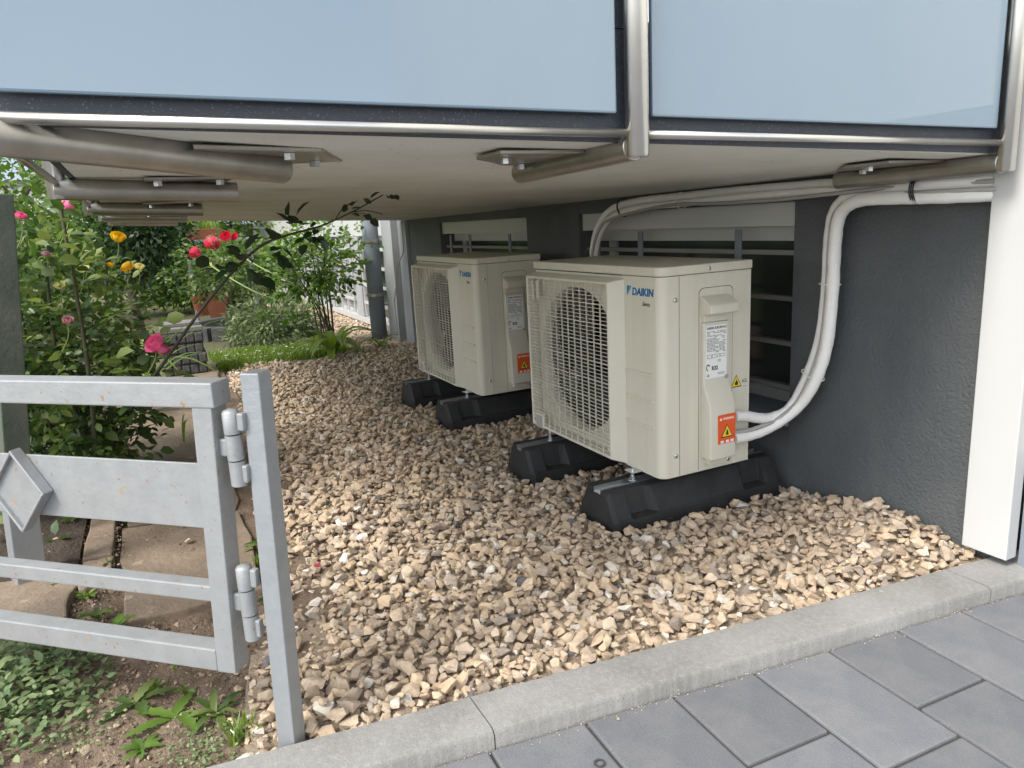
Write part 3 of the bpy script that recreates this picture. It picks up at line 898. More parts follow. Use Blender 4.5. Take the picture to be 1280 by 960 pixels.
    # corner tabs of the guard and the cut-out at its foot
    for xa, za in ((ix0 + 0.012, iz1 - 0.085), (ix1 - 0.034, iz1 - 0.085), (ix1 - 0.034, iz0 + 0.006), (ix0 + 0.05, iz1 - 0.085)):
        obj('guard_tab', MB().box((xa, gy + 0.014, za), (xa + 0.022, gy + 0.018, za + 0.075)), M['ivory2'], **L)
    nb = MB().box((gx0 + 0.036, gy - 0.002, gz0 - 0.001), (gx0 + 0.105, gy + 0.012, gz0 + 0.062))
    obj('guard_notch', bev(nb, 0.003), M['ivory2'], **L)
    obj('notch_plate', MB().box((gx0 + 0.044, gy - 0.0035, gz0 - 0.002), (gx0 + 0.097, gy - 0.001, gz0 + 0.053)), M['cable'], **L)
    # ridges on the plain front panel
    for z in (0.360, 0.267, 0.174):
        obj('ridge', bev(MB().prism([(0.236, z), (0.395, z + 0.0005), (0.395, z + 0.011), (0.236, z + 0.0105)], FY - 0.0065, FY + 0.001, 'y'), 0.0012, 1), M['ivory'], **L)
    # logo
    lm = obj('logo_mark', MB().prism([(0.249, 0.634), (0.262, 0.667), (0.249, 0.667)], FY - 0.0012, FY - 0.0004, 'y'), M['logo_blue'], **L)
    obj('logo_blade', MB().prism([(0.251, 0.634), (0.264, 0.667), (0.276, 0.667)], FY - 0.0014, FY - 0.0004, 'y'), M['logo_cyan'], lm, world=False)
    obj('logo_lettering', text_mesh('DAIKIN', 0.036, on_front(0.278, 0.6365, FY - 0.0008), shear=0.12, bold=0.0012, sx=1.0), M['logo_blue'], **L)
    obj('series_lettering', text_mesh('Siesta', 0.021, on_front(0.335, 0.602, FY - 0.0008), shear=0.3, sx=0.9), M['print_black'], **L)
    # side: seam, panel and screws
    sp = bev(MB().box((hx - 0.002, FY + 0.078, 0.004), (hx + 0.0016, hy - 0.001, zt - 0.003)), 0.001, 1)
    obj('side_panel', sp, M['ivory'], **L)
    obj('seam', MB().box((hx - 0.001, FY + 0.0765, 0.002), (hx + 0.0006, FY + 0.0785, zt - 0.003)), M['dark'], **L)
    for y, z in ((-0.138, 0.622), (-0.138, 0.078), (0.006, AH - 0.017), (0.098, 0.022)):
        s = obj('screw', smooth_by_angle(MB().tube([(hx - 0.001, y, z), (hx + 0.0045, y, z), (hx + 0.0062, y, z)], [0.0075, 0.0075, 0.005], 14).mesh()), M['zinc'], **L)
        obj('slot', MB().box((hx + 0.0062, y - 0.004, z - 0.0008), (hx + 0.0066, y + 0.004, z + 0.0008)), M['dark'], s, world=False)
    # service panel (rounded top) slightly proud, and the valve cover on it
    py0, py1, pzt = -0.036, 0.112, 0.652
    poly = [(py0, 0.006), (py1, 0.006)]
    poly += [(py1 - 0.022 + 0.022 * math.cos(a * math.pi / 12), pzt - 0.022 + 0.022 * math.sin(a * math.pi / 12)) for a in range(7)]
    poly += [(py0 + 0.022 - 0.022 * math.sin(a * math.pi / 12), pzt - 0.022 + 0.022 * math.cos(a * math.pi / 12)) for a in range(7)]
    obj('service_gap', MB().prism([(y + (0.0016 if y > .03 else -0.0016), z + (0.0016 if z > .3 else 0)) for y, z in poly], hx + 0.001, hx + 0.0022, 'x'), M['dark'], **L)
    obj('service_panel', bev(MB().prism(poly, hx + 0.001, hx + 0.0034, 'x'), 0.0008, 1, 60), M['ivory'], **L)
    def loft(name, prof, ya, yb, m):
        """prof: (z, protrusion, inset of the left edge) from top to bottom"""
        mb = MB()
        p = [(hx + 0.0025, z) for z, q, i in prof][:1] + [(hx + q, z) for z, q, i in prof] + [(hx + 0.0025, prof[-1][0])]
        return mb.prism(p, ya, yb, 'y')
    cov = loft('c', [(0.535, 0.020, 0), (0.318, 0.020, 0), (0.245, 0.054, 0), (0.052, 0.058, 0)], -0.030, 0.084, None)
    cover = obj('valve_cover', smooth_by_angle(bev(cov, 0.006, 3, 25), 35), M['ivory2'], **L)
    obj('cover_neck', bev(MB().box((hx + 0.003, -0.024, 0.536), (hx + 0.014, 0.078, 0.566)), 0.002), M['ivory2'], **L)
    hd = MB().prism([(hx + 0.003, 0.626), (hx + 0.020, 0.620), (hx + 0.056, 0.600), (hx + 0.060, 0.596), (hx + 0.060, 0.568), (hx + 0.003, 0.562)], -0.034, 0.088, 'y')
    obj('handle', smooth_by_angle(bev(hd, 0.005, 3, 25), 35), M['ivory2'], **L)
    obj('cover_foot', bev(MB().box((hx + 0.003, -0.012, 0.026), (hx + 0.028, 0.062, 0.050)), 0.003), M['ivory2'], **L)
    obj('cover_screw', MB().tube([(hx + 0.018, 0.070, 0.338), (hx + 0.0235, 0.070, 0.338)], 0.008, 14), M['cable'], cover, world=False)
    # rating label
    lx = hx + 0.0203
    rl = obj('rating_label', MB().box((lx - 0.0004, -0.022, 0.340), (lx + 0.0004, 0.070, 0.524)), M['label_white'], **L)
    lx += 0.0006
    D0 = 0.0002
    def txt(par, s, y, z, size, m='print_black', bold=0.0, sx=1.0, x=None): obj('lettering', text_mesh(s, size, on_side(y, z, x or lx), D0, bold=bold, sx=sx), M[m], par, world=False)
    txt(rl, 'DAIKIN EUROPE N.V.', -0.018, 0.511, 0.0115, bold=0.0003, sx=0.82)
    pr = MB()
    rr = random.Random(3)
    z = 0.503
    while z > 0.427:
        y = -0.018
        while y < 0.062:
            wd = rr.uniform(0.006, 0.016)
            if rr.random() < 0.78: pr.box((lx - 0.0001, y, z - 0.0018), (lx + 0.0002, min(y + wd, 0.066), z + 0.0006))
            y += wd + 0.0022
        z -= 0.0048
    obj('print_rows', pr, M['print_grey'], rl, world=False)
    pf = MB()
    for y, z, a, b in ((-0.016, 0.410, 0.018, 0.012), (0.006, 0.410, 0.016, 0.012), (0.028, 0.412, 0.010, 0.010), (0.042, 0.412, 0.020, 0.009)):
        pf.box((lx - .0001, y, z), (lx + .0002, y + a, z + 0.0012)); pf.box((lx - .0001, y, z + b), (lx + .0002, y + a, z + b + 0.0012))
        pf.box((lx - .0001, y, z), (lx + .0002, y + 0.0012, z + b)); pf.box((lx - .0001, y + a, z), (lx + .0002, y + a + 0.0012, z + b))
    obj('print_boxes', pf, M['print_black'], rl, world=False)
    txt(rl, 'CE', 0.030, 0.395, 0.012)
    txt(rl, 'R32', 0.004, 0.368, 0.019, bold=0.0008, sx=0.9)
    ar = MB()
    for k in range(10):
        a = 0.6 + k * 0.42
        ar.box((lx - .0001, -0.012 + 0.007 * math.cos(a) - 0.0016, 0.378 + 0.010 * math.sin(a) - 0.0022), (lx + .0002, -0.012 + 0.007 * math.cos(a) + 0.0016, 0.378 + 0.010 * math.sin(a) + 0.0022))
    obj('print_arrow', ar, M['print_black'], rl, world=False)
    def tri(par, name, y, z, s, x, m, th=0.0003): return obj(name, MB().prism([(y - s / 2, z), (y + s / 2, z), (y, z + s * 0.88)], x - th, x + th, 'x'), M[m], par, world=False)
    tri(rl, 'print_triangle', -0.012, 0.346, 0.013, lx, 'print_grey')
    for z in (0.355, 0.350): obj('print_rows', MB().box((lx - .0001, 0.030, z), (lx + .0002, 0.062, z + 0.002)), M['print_grey'], rl, world=False)
    # orange warning label on the bulge of the cover
    ox = hx + 0.0575
    ol = obj('warning_label', MB().box((ox - 0.0026, 0.002, 0.100), (ox + 0.0004, 0.080, 0.212), Matrix.Rotation(math.radians(1.2), 3, 'Y')), M['label_orange'], **L)
    ox += 0.0012
    tri(ol, 'warning_triangle', 0.041, 0.130, 0.052, ox, 'print_black', 0.0006)
    tri(ol, 'triangle_field', 0.041, 0.1335, 0.043, ox + 0.0005, 'label_yellow', 0.0006)
    obj('warning_sign', MB().prism([(0.034, 0.138), (0.048, 0.138), (0.046, 0.148), (0.042, 0.158), (0.039, 0.158), (0.036, 0.146)], ox + 0.0006, ox + 0.0014, 'x'), M['print_black'], ol, world=False)
    tri(ol, 'heading_triangle', 0.013, 0.193, 0.012, ox, 'label_white', 0.0006)
    txt(ol, 'WARNING', 0.022, 0.194, 0.0115, 'label_white', bold=0.0003, sx=0.9, x=ox)
    for y in (0.013, 0.037, 0.058):
        obj('print_dot', MB().box((ox - 0.0006, y, 0.110), (ox + 0.0008, y + 0.013, 0.119)), M['label_white'], ol, world=False)
    # flammable sign and A2L
    sx_ = hx + 0.0019
    fl = tri(t, 'flammable_sign', 0.134, 0.285, 0.052, sx_, 'print_black')
    tri(fl, 'sign_field', 0.134, 0.2885, 0.043, sx_ + 0.0004, 'label_yellow')
    obj('flame', MB().prism([(0.127, 0.293), (0.141, 0.293), (0.142, 0.301), (0.138, 0.308), (0.134, 0.316), (0.132, 0.306), (0.127, 0.303)], sx_ + .0004, sx_ + .001, 'x'), M['print_black'], fl, world=False)
    txt(t, 'A2L', 0.160, 0.298, 0.019, sx=0.85, x=sx_)
    obj('print_rows', MB().box((sx_ - .0003, 0.166, 0.283), (sx_ + .0002, 0.186, 0.2845)), M['print_grey'], **L)
    # mounting bolts down to the rails
    for x in (0.30, -0.31):
        for y in (-0.224, 0.17):
            b = obj('mounting_bolt', smooth_by_angle(MB().tube([(x, y, -0.034), (x, y, -0.022), (x, y, 0.012)], 0.0055, 12).mesh()), M['zinc'], **L)
            hexp = lambda r: [(x + r * math.cos(k * math.pi / 3), y + r * math.sin(k * math.pi / 3)) for k in range(6)]
            obj('nut', MB().prism(hexp(0.011), -0.027, -0.017, 'z'), M['zinc'], b, world=False)
            obj('washer', MB().tube([(x, y, -0.0325), (x, y, -0.029)], 0.018, 18), M['zinc'], b, world=False)
            if y < 0: obj('mounting_tab', bbox((x - 0.025, y - 0.02, 0.001), (x + 0.025, FY + 0.03, 0.0035), 0.001), M['zinc'], **L)
    return t

u1 = make_unit('cream outdoor unit nearest the camera with white pipes leaving its side')
u1.location = AC1
u2_ = copy_tree(u1)
u2_.location = AC2
u2_['label'] = 'cream outdoor unit farther back, partly hidden behind the nearer unit'

def make_foot():
    t = thing('rubber_foot', '', 'foot', (0, 0, 0), group='rubber feet under the outdoor units')
    ys = [-FL / 2, -FL / 2 + 0.012, -FL / 2 + 0.07, -FL / 2 + 0.074, -FL / 2 + 0.160, -FL / 2 + 0.185, 0]
    full = [(0.125, -0.03), (0.125, 0.026), (0.116, 0.032), (0.072, 0.112), (0.066, 0.116), (0.024, 0.116), (0.024, 0.098)]
    notch = [(0.125, -0.03), (0.125, 0.026), (0.080, 0.030), (0.064, 0.112), (0.062, 0.116), (0.024, 0.116), (0.024, 0.098)]
    endp = [(0.105, -0.03), (0.105, 0.020), (0.098, 0.026), (0.062, 0.100), (0.056, 0.106), (0.024, 0.110), (0.024, 0.098)]
    secs = [endp, full, full, notch, notch, full, full]
    ys = ys + [-y for y in ys[-2::-1]]
    secs = secs + secs[-2::-1]
    vs, fs = [], []
    for y, s in zip(ys, secs):
        ring = s + [(-a, b) for a, b in reversed(s)]
        vs += [(a, y, b) for a, b in ring]
    m_ = 14
    for i in range(len(ys) - 1):
        for j in range(m_): fs.append((i * m_ + j, i * m_ + (j + 1) % m_, (i + 1) * m_ + (j + 1) % m_, (i + 1) * m_ + j))
    fs += [tuple(range(m_)), tuple((len(ys) - 1) * m_ + j for j in range(m_))]
    obj('body', bev(MB().add(vs, fs), 0.003, 2, 35), M['rubber'], t, world=False)
    ch = MB()
    h = FL / 2 - 0.004
    ch.box((-0.0225, -h, 0.0985), (0.0225, h, 0.101)).box((-0.0225, -h, 0.101), (-0.020, h, 0.1185)).box((0.020, -h, 0.101), (0.0225, h, 0.1185))
    obj('channel', ch, M['zinc'], t, world=False)
    return t
f0 = make_foot()
FLAB = ['black rubber foot under the front edge of the nearer unit, nearest the camera', 'black rubber foot under the far end of the nearer unit',
        'black rubber foot under the near end of the farther unit', 'black rubber foot farthest from the camera under the farther unit']
for i, (x, y) in enumerate(FEET):
    o = f0 if i == 0 else copy_tree(f0)
    o.location = (x, y, 0.0)
    o['label'] = FLAB[i]

# ================================================================== PIPES
def wrinkled(path, r, n=6, seg=14, j=0.05):
    p = catmull(path, n)
    rs = [r * (1 + 0.05 * math.sin(i * 2.1) * random.uniform(0.2, 1)) for i in range(len(p))]
    return smooth_by_angle(MB().tube(p, rs, seg, jit=j * 0.5).mesh(), 80)
pb = thing('pipe_bundle', 'white insulated pipes and cable curving down the wall to the nearer unit', 'pipes', (-1.8, 2.08, 0))
upper = [(-1.925, 1.80, 0.338), (-1.93, 1.86, 0.328), (-1.93, 1.93, 0.308), (-1.925, 1.99, 0.303), (-1.90, 2.05, 0.335), (-1.858, 2.085, 0.456), (-1.818, 2.098, 0.606), (-1.803, 2.10, 0.78),
         (-1.800, 2.10, 0.94), (-1.770, 2.09, 1.04), (-1.69, 2.085, 1.088), (-1.57, 2.08, 1.09), (-1.42, 2.085, 1.098), (-1.262, 2.122, 1.096)]
lower = [(-1.925, 1.80, 0.254), (-1.93, 1.87, 0.252), (-1.925, 1.95, 0.262), (-1.90, 2.02, 0.300), (-1.855, 2.06, 0.365), (-1.805, 2.07, 0.46), (-1.775, 2.08, 0.586), (-1.765, 2.085, 0.78),
         (-1.762, 2.085, 0.94), (-1.733, 2.07, 1.025), (-1.66, 2.055, 1.062), (-1.55, 2.055, 1.066), (-1.40, 2.075, 1.062), (-1.262, 2.122, 1.060)]
mid = [((a[0] + b[0]) / 2 + 0.004, (a[1] + b[1]) / 2 - 0.018, (a[2] + b[2]) / 2 - 0.004) for a, b in zip(upper, lower)]
mid[0] = (-1.925, 1.80, 0.278); mid[1] = (-1.92, 1.87, 0.276); mid[2] = (-1.91, 1.95, 0.288)
obj('insulated_pipe', wrinkled(upper, 0.0195), M['insul'], pb)
obj('insulated_pipe', wrinkled(lower, 0.0205), M['insul'], pb)
obj('cable', smooth_by_angle(MB().tube(catmull(mid, 6), 0.0075, 10).mesh(), 80), M['cable'], pb)
def strap(par, c, d, rx, ry, m):
    """a flat band round the bundle at c, across direction d"""
    d = Vector(d).normalized()
    a = d.cross(Vector((0, 1, 0))).normalized(); b = Vector((0, 1, 0))
    ring = [Vector(c) + a * rx * math.cos(k * math.pi / 10) + b * ry * math.sin(k * math.pi / 10) for k in range(21)]
    obj('strap', MB().tube(ring, 0.0022, 6, cap=False), m, par)
strap(pb, (-1.784, 2.092, 0.79), (0.02, 0, 1), 0.040, 0.026, M['insul'])
strap(pb, (-1.829, 2.078, 0.465), (0.3, 0, 1), 0.046, 0.029, M['insul'])
for dx in (-.006, 0, .006): strap(pb, (-1.465 + dx, 2.074, 1.080), (1, 0, 0.12), 0.039, 0.036, M['strap'])
pc = thing('pipe_bundle', 'white insulated pipes running under the balcony and bending down behind the nearer unit', 'pipes', (-3.0, 2.09, 0))
up2 = [(-1.262, 2.124, 1.122), (-1.6, 2.115, 1.122), (-2.0, 2.105, 1.124), (-2.33, 2.10, 1.124), (-2.58, 2.10, 1.121), (-2.86, 2.095, 1.116), (-3.06, 2.09, 1.095), (-3.17, 2.085, 1.04), (-3.235, 2.08, 0.95),
       (-3.262, 2.08, 0.82), (-3.27, 2.08, 0.5), (-3.30, 2.04, 0.36), (-3.42, 1.93, 0.33), (-3.52, 1.84, 0.33)]
lo2 = [(-1.262, 2.123, 1.108), (-1.6, 2.085, 1.098), (-2.0, 2.075, 1.102), (-2.33, 2.07, 1.098), (-2.58, 2.072, 1.092), (-2.84, 2.066, 1.085), (-3.01, 2.06, 1.062), (-3.11, 2.055, 1.01), (-3.175, 2.05, 0.92),
       (-3.20, 2.05, 0.80), (-3.21, 2.05, 0.48), (-3.25, 2.01, 0.29), (-3.40, 1.92, 0.255), (-3.52, 1.84, 0.255)]
cb2 = [(p[0], p[1] - 0.022, p[2] - 0.012 + 0.010 * math.sin(i * 2.0)) for i, p in enumerate(lo2)]
obj('insulated_pipe', wrinkled(up2, 0.0185), M['insul'], pc)
obj('insulated_pipe', wrinkled(lo2, 0.0150), M['insul'], pc)
obj('cable', smooth_by_angle(MB().tube(catmull(cb2, 6), 0.007, 8).mesh(), 80), M['cable'], pc)
strap(pc, (-2.97, 2.075, 1.094), (1, 0, 0.15), 0.042, 0.036, M['strap'])
strap(pc, (-2.975, 2.075, 1.092), (1, 0, 0.15), 0.043, 0.037, M['strap'])
strap(pc, (-2.56, 2.085, 1.105), (1, 0, 0), 0.034, 0.034, M['insul'])

# ================================================================== GATE
gd = Vector((-0.68135, -0.73196, 0))           # along the leaf, away from the hinges
gn = Vector((0.73196, -0.68135, 0))            # out of the leaf, towards the path
G0 = Vector((-1.500, 0.077, 0))
def gpt(u, v, z): return G0 + gd * (u + 0.062 * max(0.0, 0.75 - z)) + gn * v + Vector((0, 0, z))
def gbox(u0, u1, v0, v1, z0, z1, bw=0.003, lean=0.0):
    c = [gpt(u, v, z) for z in (z0, z1) for u, v in ((u0, v0), (u1, v0), (u1, v1), (u0, v1))]
    return bev(MB().add(c, [(0, 3, 2, 1), (4, 5, 6, 7), (0, 1, 5, 4), (1, 2, 6, 5), (2, 3, 7, 6), (3, 0, 4, 7)]), bw, 2)
gate = thing('garden_gate', 'open galvanised steel garden gate leaf with a square lozenge ornament', 'gate', G0)
LU = 1.15
stile = [(0.0, 0.148), (0.046, 0.148), (0.046, 0.735), (0.0, 0.735)]
obj('stile', gbox(0.002, 0.048, -0.046, 0.0, 0.1495, 0.736), M['galv'], gate)
obj('stile', gbox(LU - 0.046, LU, -0.046, 0.0, 0.203, 0.736), M['galv'], gate)
obj('top_rail', gbox(-0.008, LU + 0.005, -0.050, 0.004, 0.7365, 0.787), M['galv'], gate)
obj('middle_panel', gbox(0.049, LU - 0.047, -0.030, -0.024, 0.470, 0.612, 0.0015), M['galv'], gate)
obj('lower_rail', gbox(0.049, LU - 0.047, -0.040, -0.006, 0.312, 0.347), M['galv'], gate)
obj('bottom_rail', gbox(0.049, LU, -0.045, -0.001, 0.150, 0.201), M['galv'], gate)
# lozenge: a square frame on its corner, on the panel
lc = (0.535, 0.532)
S = 0.078
loz = obj('lozenge_plate', MB().add([gpt(lc[0] + a * (S - .004), -0.0225, lc[1] + b * (S * 1.25 - .004)) for a, b in ((1, 0), (0, 1), (-1, 0), (0, -1))] +
          [gpt(lc[0] + a * (S - .004), -0.006, lc[1] + b * (S * 1.25 - .004)) for a, b in ((1, 0), (0, 1), (-1, 0), (0, -1))],
          [(0, 1, 2, 3), (4, 7, 6, 5), (0, 4, 5, 1), (1, 5, 6, 2), (2, 6, 7, 3), (3, 7, 4, 0)]), M['galv'], gate)
rg_ = []
for k in range(5):
    a, b = ((1, 0), (0, 1), (-1, 0), (0, -1))[k % 4]
    rg_.append((a, b))
for k in range(4):
    (a, b), (c, d) = rg_[k], rg_[k + 1]
    q = [gpt(lc[0] + m_ * S * s, v, lc[1] + n_ * S * 1.25 * s) for v in (-0.0235, 0.004) for s, m_, n_ in ((1, a, b), (1, c, d), (0.90, c, d), (0.90, a, b))]
    obj('lozenge_bar', bev(MB().add(q, [(0, 1, 2, 3), (4, 7, 6, 5), (0, 4, 5, 1), (1, 5, 6, 2), (2, 6, 7, 3), (3, 7, 4, 0)]), 0.0015, 1), M['galv'], gate)
for zt_, zb_ in ((0.733, 0.572), (0.400, 0.228)):
    hxp = gpt(-0.030, -0.020, (zt_ + zb_) / 2)
    L_ = (zt_ - zb_) / 3
    for k in range(3):
        a, b = zb_ + k * L_ + 0.0015, zb_ + (k + 1) * L_ - 0.0015
        pth = [(hxp.x, hxp.y, a), (hxp.x, hxp.y, a + 0.001), (hxp.x, hxp.y, b - 0.008), (hxp.x, hxp.y, b - 0.003), (hxp.x, hxp.y, b)] if k == 2 else [(hxp.x, hxp.y, a), (hxp.x, hxp.y, (a + b) / 2), (hxp.x, hxp.y, b)]
        rr = [0.0165, 0.0165, 0.0165, 0.013, 0.003] if k == 2 else [0.0165] * 3
        hg = obj('hinge_knuckle', smooth_by_angle(MB().tube(pth, rr, 18, jit=0.015).mesh(), 50), M['galv'], gate)
        u0, u1 = (-0.016, 0.003) if k == 1 else (-0.058, -0.043)
        obj('weld', gbox(u0, u1, -0.028, -0.013, a + 0.006, b - 0.008, 0.004), M['galv'], hg)
# gate post, leaning a little
gp_ = thing('gate_post', 'square galvanised steel gate post standing at the kerb', 'post', (-1.47, 0.125, -0.05))
B0, T0 = Vector((-1.478, 0.136, -0.08)), Vector((-1.487, 0.163, 0.80))
c = []
for base in (B0, T0):
    for a, b in ((-0.021, -0.021), (0.021, -0.021), (0.021, 0.021), (-0.021, 0.021)): c.append(base + gd * a + gn * b)
obj('shaft', bev(MB().add(c, [(0, 3, 2, 1), (4, 5, 6, 7), (0, 1, 5, 4), (1, 2, 6, 5), (2, 3, 7, 6), (3, 0, 4, 7)]), 0.003, 2), M['galv2'], gp_)

# weathered fence post behind the gate, with a steel shoe
fp_ = thing('fence_post', 'weathered green timber post in a grey steel shoe behind the gate', 'post', (-2.75, -0.5, 0))
def skew(b0, b1, w_, z0, z1, ang=0.35):
    a = Vector((math.cos(ang), math.sin(ang), 0)); b = Vector((-math.sin(ang), math.cos(ang), 0))
    c = []
    for (bx, by), z in ((b0, z0), (b1, z1)):
        for p, q in ((-1, -1), (1, -1), (1, 1), (-1, 1)): c.append(Vector((bx, by, z)) + a * p * w_ + b * q * w_)
    return MB().add(c, [(0, 3, 2, 1), (4, 5, 6, 7), (0, 1, 5, 4), (1, 2, 6, 5), (2, 3, 7, 6), (3, 0, 4, 7)])
obj('timber', bev(skew((-2.715, -0.462), (-2.76, -0.372), 0.036, 0.36, 1.22), 0.004), M['wood'], fp_)
obj('shoe', bev(skew((-2.70, -0.490), (-2.715, -0.462), 0.042, -0.1, 0.40), 0.003), M['galv2'], fp_)
obj('bolt', MB().tube([(-2.672, -0.500, 0.275), (-2.636, -0.490, 0.275)], 0.013, 6), M['zinc'], fp_)
so = slab_piece('stone_step', [(-2.30, -0.78), (-2.34, -0.36), (-2.62, -0.33), (-2.75, -0.62), (-2.6, -0.85)], -0.12, 0.008, M['flag'], None, 0.012, 4)
tag(so, 'flat brown sandstone slab lying at the foot of the fence post', 'stone')

# stack of split concrete blocks on the path
for k in range(4):
    b = thing('concrete_block', ['lowest', 'second lowest', 'third', 'uppermost'][k] + ' dark split-faced concrete block of the stack on the path', 'block', (-6.43, 0.17, 0.004 + 0.083 * k), group='blocks stacked on the path')
    dx = (0.0, 0.008, -0.006, 0.0)[k]
    z0 = 0.004 + 0.083 * k
    obj('core', bbox((-6.55 + dx, 0.02 + dx, z0 + 0.001), (-6.292 + dx, 0.335 + dx, z0 + 0.081), 0.004), M['block'], b)
    for j in range(5):
        y0 = 0.024 + dx + j * 0.0622
        mb = MB().box((-6.291 + dx, y0, z0 + 0.006), (-6.272 + dx + random.uniform(0, 0.01), y0 + 0.056, z0 + 0.076))
        obj('split_face', bev(mb, 0.009, 2), M['block'], b)
cap = obj('coping_slab', bbox((-6.62, 0.03, 0.340), (-6.30, 0.34, 0.372), 0.004), M['blocktop'])
tag(cap, 'pale thin slab lying on top of the block stack', 'slab')
cap2 = obj('coping_slab', bbox((-6.66, 0.05, 0.374), (-6.42, 0.33, 0.40), 0.004), M['blocktop'])
tag(cap2, 'smaller pale slab set back on the topmost slab of the block stack', 'slab')
# ================================================================== PLANTS
def stems_mesh(paths, r0, r1, seg=6):
    mb = MB()
    for p in paths:
        q = catmull(p, 4)
        mb.tube(q, [r0 + (r1 - r0) * i / (len(q) - 1) for i in range(len(q))], seg)
    return smooth_by_angle(mb.mesh(), 80)

def bloom(r, petals=16, open_=0.8, seed=0):
    """a full rose head of overlapping cupped petals, facing +Z"""
    rr = random.Random(seed)
    mb = MB()
    for k in range(petals):
        f = (k + .5) / petals
        a0 = k * 2.39996 + rr.uniform(-.2, .2)
        R = r * (0.32 + 0.68 * f)
        half = 0.75 + 0.15 * rr.random()
        top = 0.95 - 0.95 * f ** 1.5
        vs = []
        for i in range(4):
            t = i / 3
            lat = -1.2 + (top + 1.2) * t
            fl = 1 + (0.22 * f * t ** 3) * rr.uniform(.6, 1.4)
            for j in range(4):
                lo = a0 + (j - 1.5) / 1.5 * half * (0.55 + 0.45 * t)
                e = 1 - 0.05 * abs(j - 1.5) * t + rr.uniform(-.03, .03)
                vs.append((R * math.cos(lat) * math.cos(lo) * fl * e, R * math.cos(lat) * math.sin(lo) * fl * e, R * math.sin(lat) * .9 + r * .25 + rr.uniform(-.03, .03) * r))
        mb.add(vs, [(i * 4 + j, i * 4 + j + 1, i * 4 + j + 5, i * 4 + j + 4) for i in range(3) for j in range(3)])
    return mb
def add_bloom(parent, p, r, m, tilt=None, seed=0, name='bloom', petals=16):
    mb = bloom(r, petals, seed=seed)
    rr = random.Random(seed + 99)
    R = Matrix.Rotation(tilt if tilt is not None else rr.uniform(0.2, 0.9), 3, Vector((rr.uniform(-1, 1), rr.uniform(-1, 1), 0)).normalized())
    mb.v = [tuple(R @ Vector(v) + Vector(p)) for v in mb.v]
    return obj(name, mb.mesh(), m, parent, smooth=True)

def compound(P, D, S, rng, k=5):
    """turn leaf positions into compound leaves of k leaflets"""
    n = len(P)
    D = unit(D)
    side = unit(np.cross(D, np.array([0, 0, 1.0]) + rng.normal(0, .3, (n, 3))))
    Ps, Ds, Ss = [], [], []
    for along, sd, sc in ((1.0, 0, 1.0), (0.62, 1, .85), (0.62, -1, .85), (0.25, 1, .7), (0.25, -1, .7))[:k]:
        Ps.append(P + D * (along * S * 1.3)[:, None] + side * (sd * 0.10 * S)[:, None])
        Ds.append(D * (1 if sd == 0 else 0.5) + side * sd * 0.9)
        Ss.append(S * sc)
    return np.concatenate(Ps), np.concatenate(Ds), np.concatenate(Ss)

def bush(name, label, cat, base, c, rad, ncl, per, size, m, stems=8, spread=0.07, simple=False, seed=1, width=0.85, low=-1.0, sr=0.007, comp=True, group=None, toneup=0.25):
    rng = np.random.default_rng(seed)
    t = thing(name, label, cat, base, group=group)
    cc, p = clumps(c, rad, ncl, per, spread, rng, low)
    p = p[p[:, 2] > 0.02]
    D = unit(p - np.array(c)) + rng.normal(0, .55, p.shape) + np.array([0, 0, -0.05])
    S = size * rng.uniform(0.6, 1.15, len(p))
    if comp: p, D, S = compound(p, D, S, rng)
    tn = np.clip(rng.normal(.42, .2, len(p)) + toneup * (rng.random(len(p)) < 0.25), 0, 1)
    lf = obj('foliage', leaf_cloud('foliage', p, D, S, width, simple, tn, 0.6, rng), m, t)
    tag(lf, kind='stuff')
    paths = []
    for k in range(stems):
        e = cc[rng.integers(len(cc))]
        b = np.array(base) + np.array([rng.normal(0, .06), rng.normal(0, .06), -0.05])
        mm = b + (e - b) * np.array([.35, .35, .55]) + rng.normal(0, .03, 3)
        paths.append([tuple(b), tuple(mm), tuple(e)])
    st = obj('stems', stems_mesh(paths, sr, sr * 0.35), M['stem'], t)
    return t, cc

def blade_mesh(base, ang, length, width, rise, droop, jag=0.0, seg=7, fold=0.25, tone=0.5, rr=random):
    d = Vector((math.cos(ang), math.sin(ang), 0)); s = Vector((-math.sin(ang), math.cos(ang), 0))
    vs = []
    for i in range(seg + 1):
        t = i / seg
        h = length * (rise * t - droop * t * t)
        c = Vector(base) + d * (length * t * (1 - 0.25 * abs(rise) * (1 - t))) + Vector((0, 0, h))
        w_ = width * (math.sin(math.pi * min(1, 0.12 + 0.86 * t)) ** 0.7) * (1 if i < seg else 0.05)
        if jag and 0 < i < seg: w_ *= 1 - jag * (i % 2)
        vs += [c - s * w_ + Vector((0, 0, fold * w_)), c, c + s * w_ + Vector((0, 0, fold * w_))]
    fs = []
    for i in range(seg):
        for j in range(2): fs.append((i * 3 + j, i * 3 + j + 1, i * 3 + j + 4, i * 3 + j + 3))
    me = MB().add(vs, fs).mesh()
    a = me.attributes.new('tone', 'FLOAT', 'POINT')
    a.data.foreach_set('value', np.full(len(me.vertices), tone, np.float32))
    return me

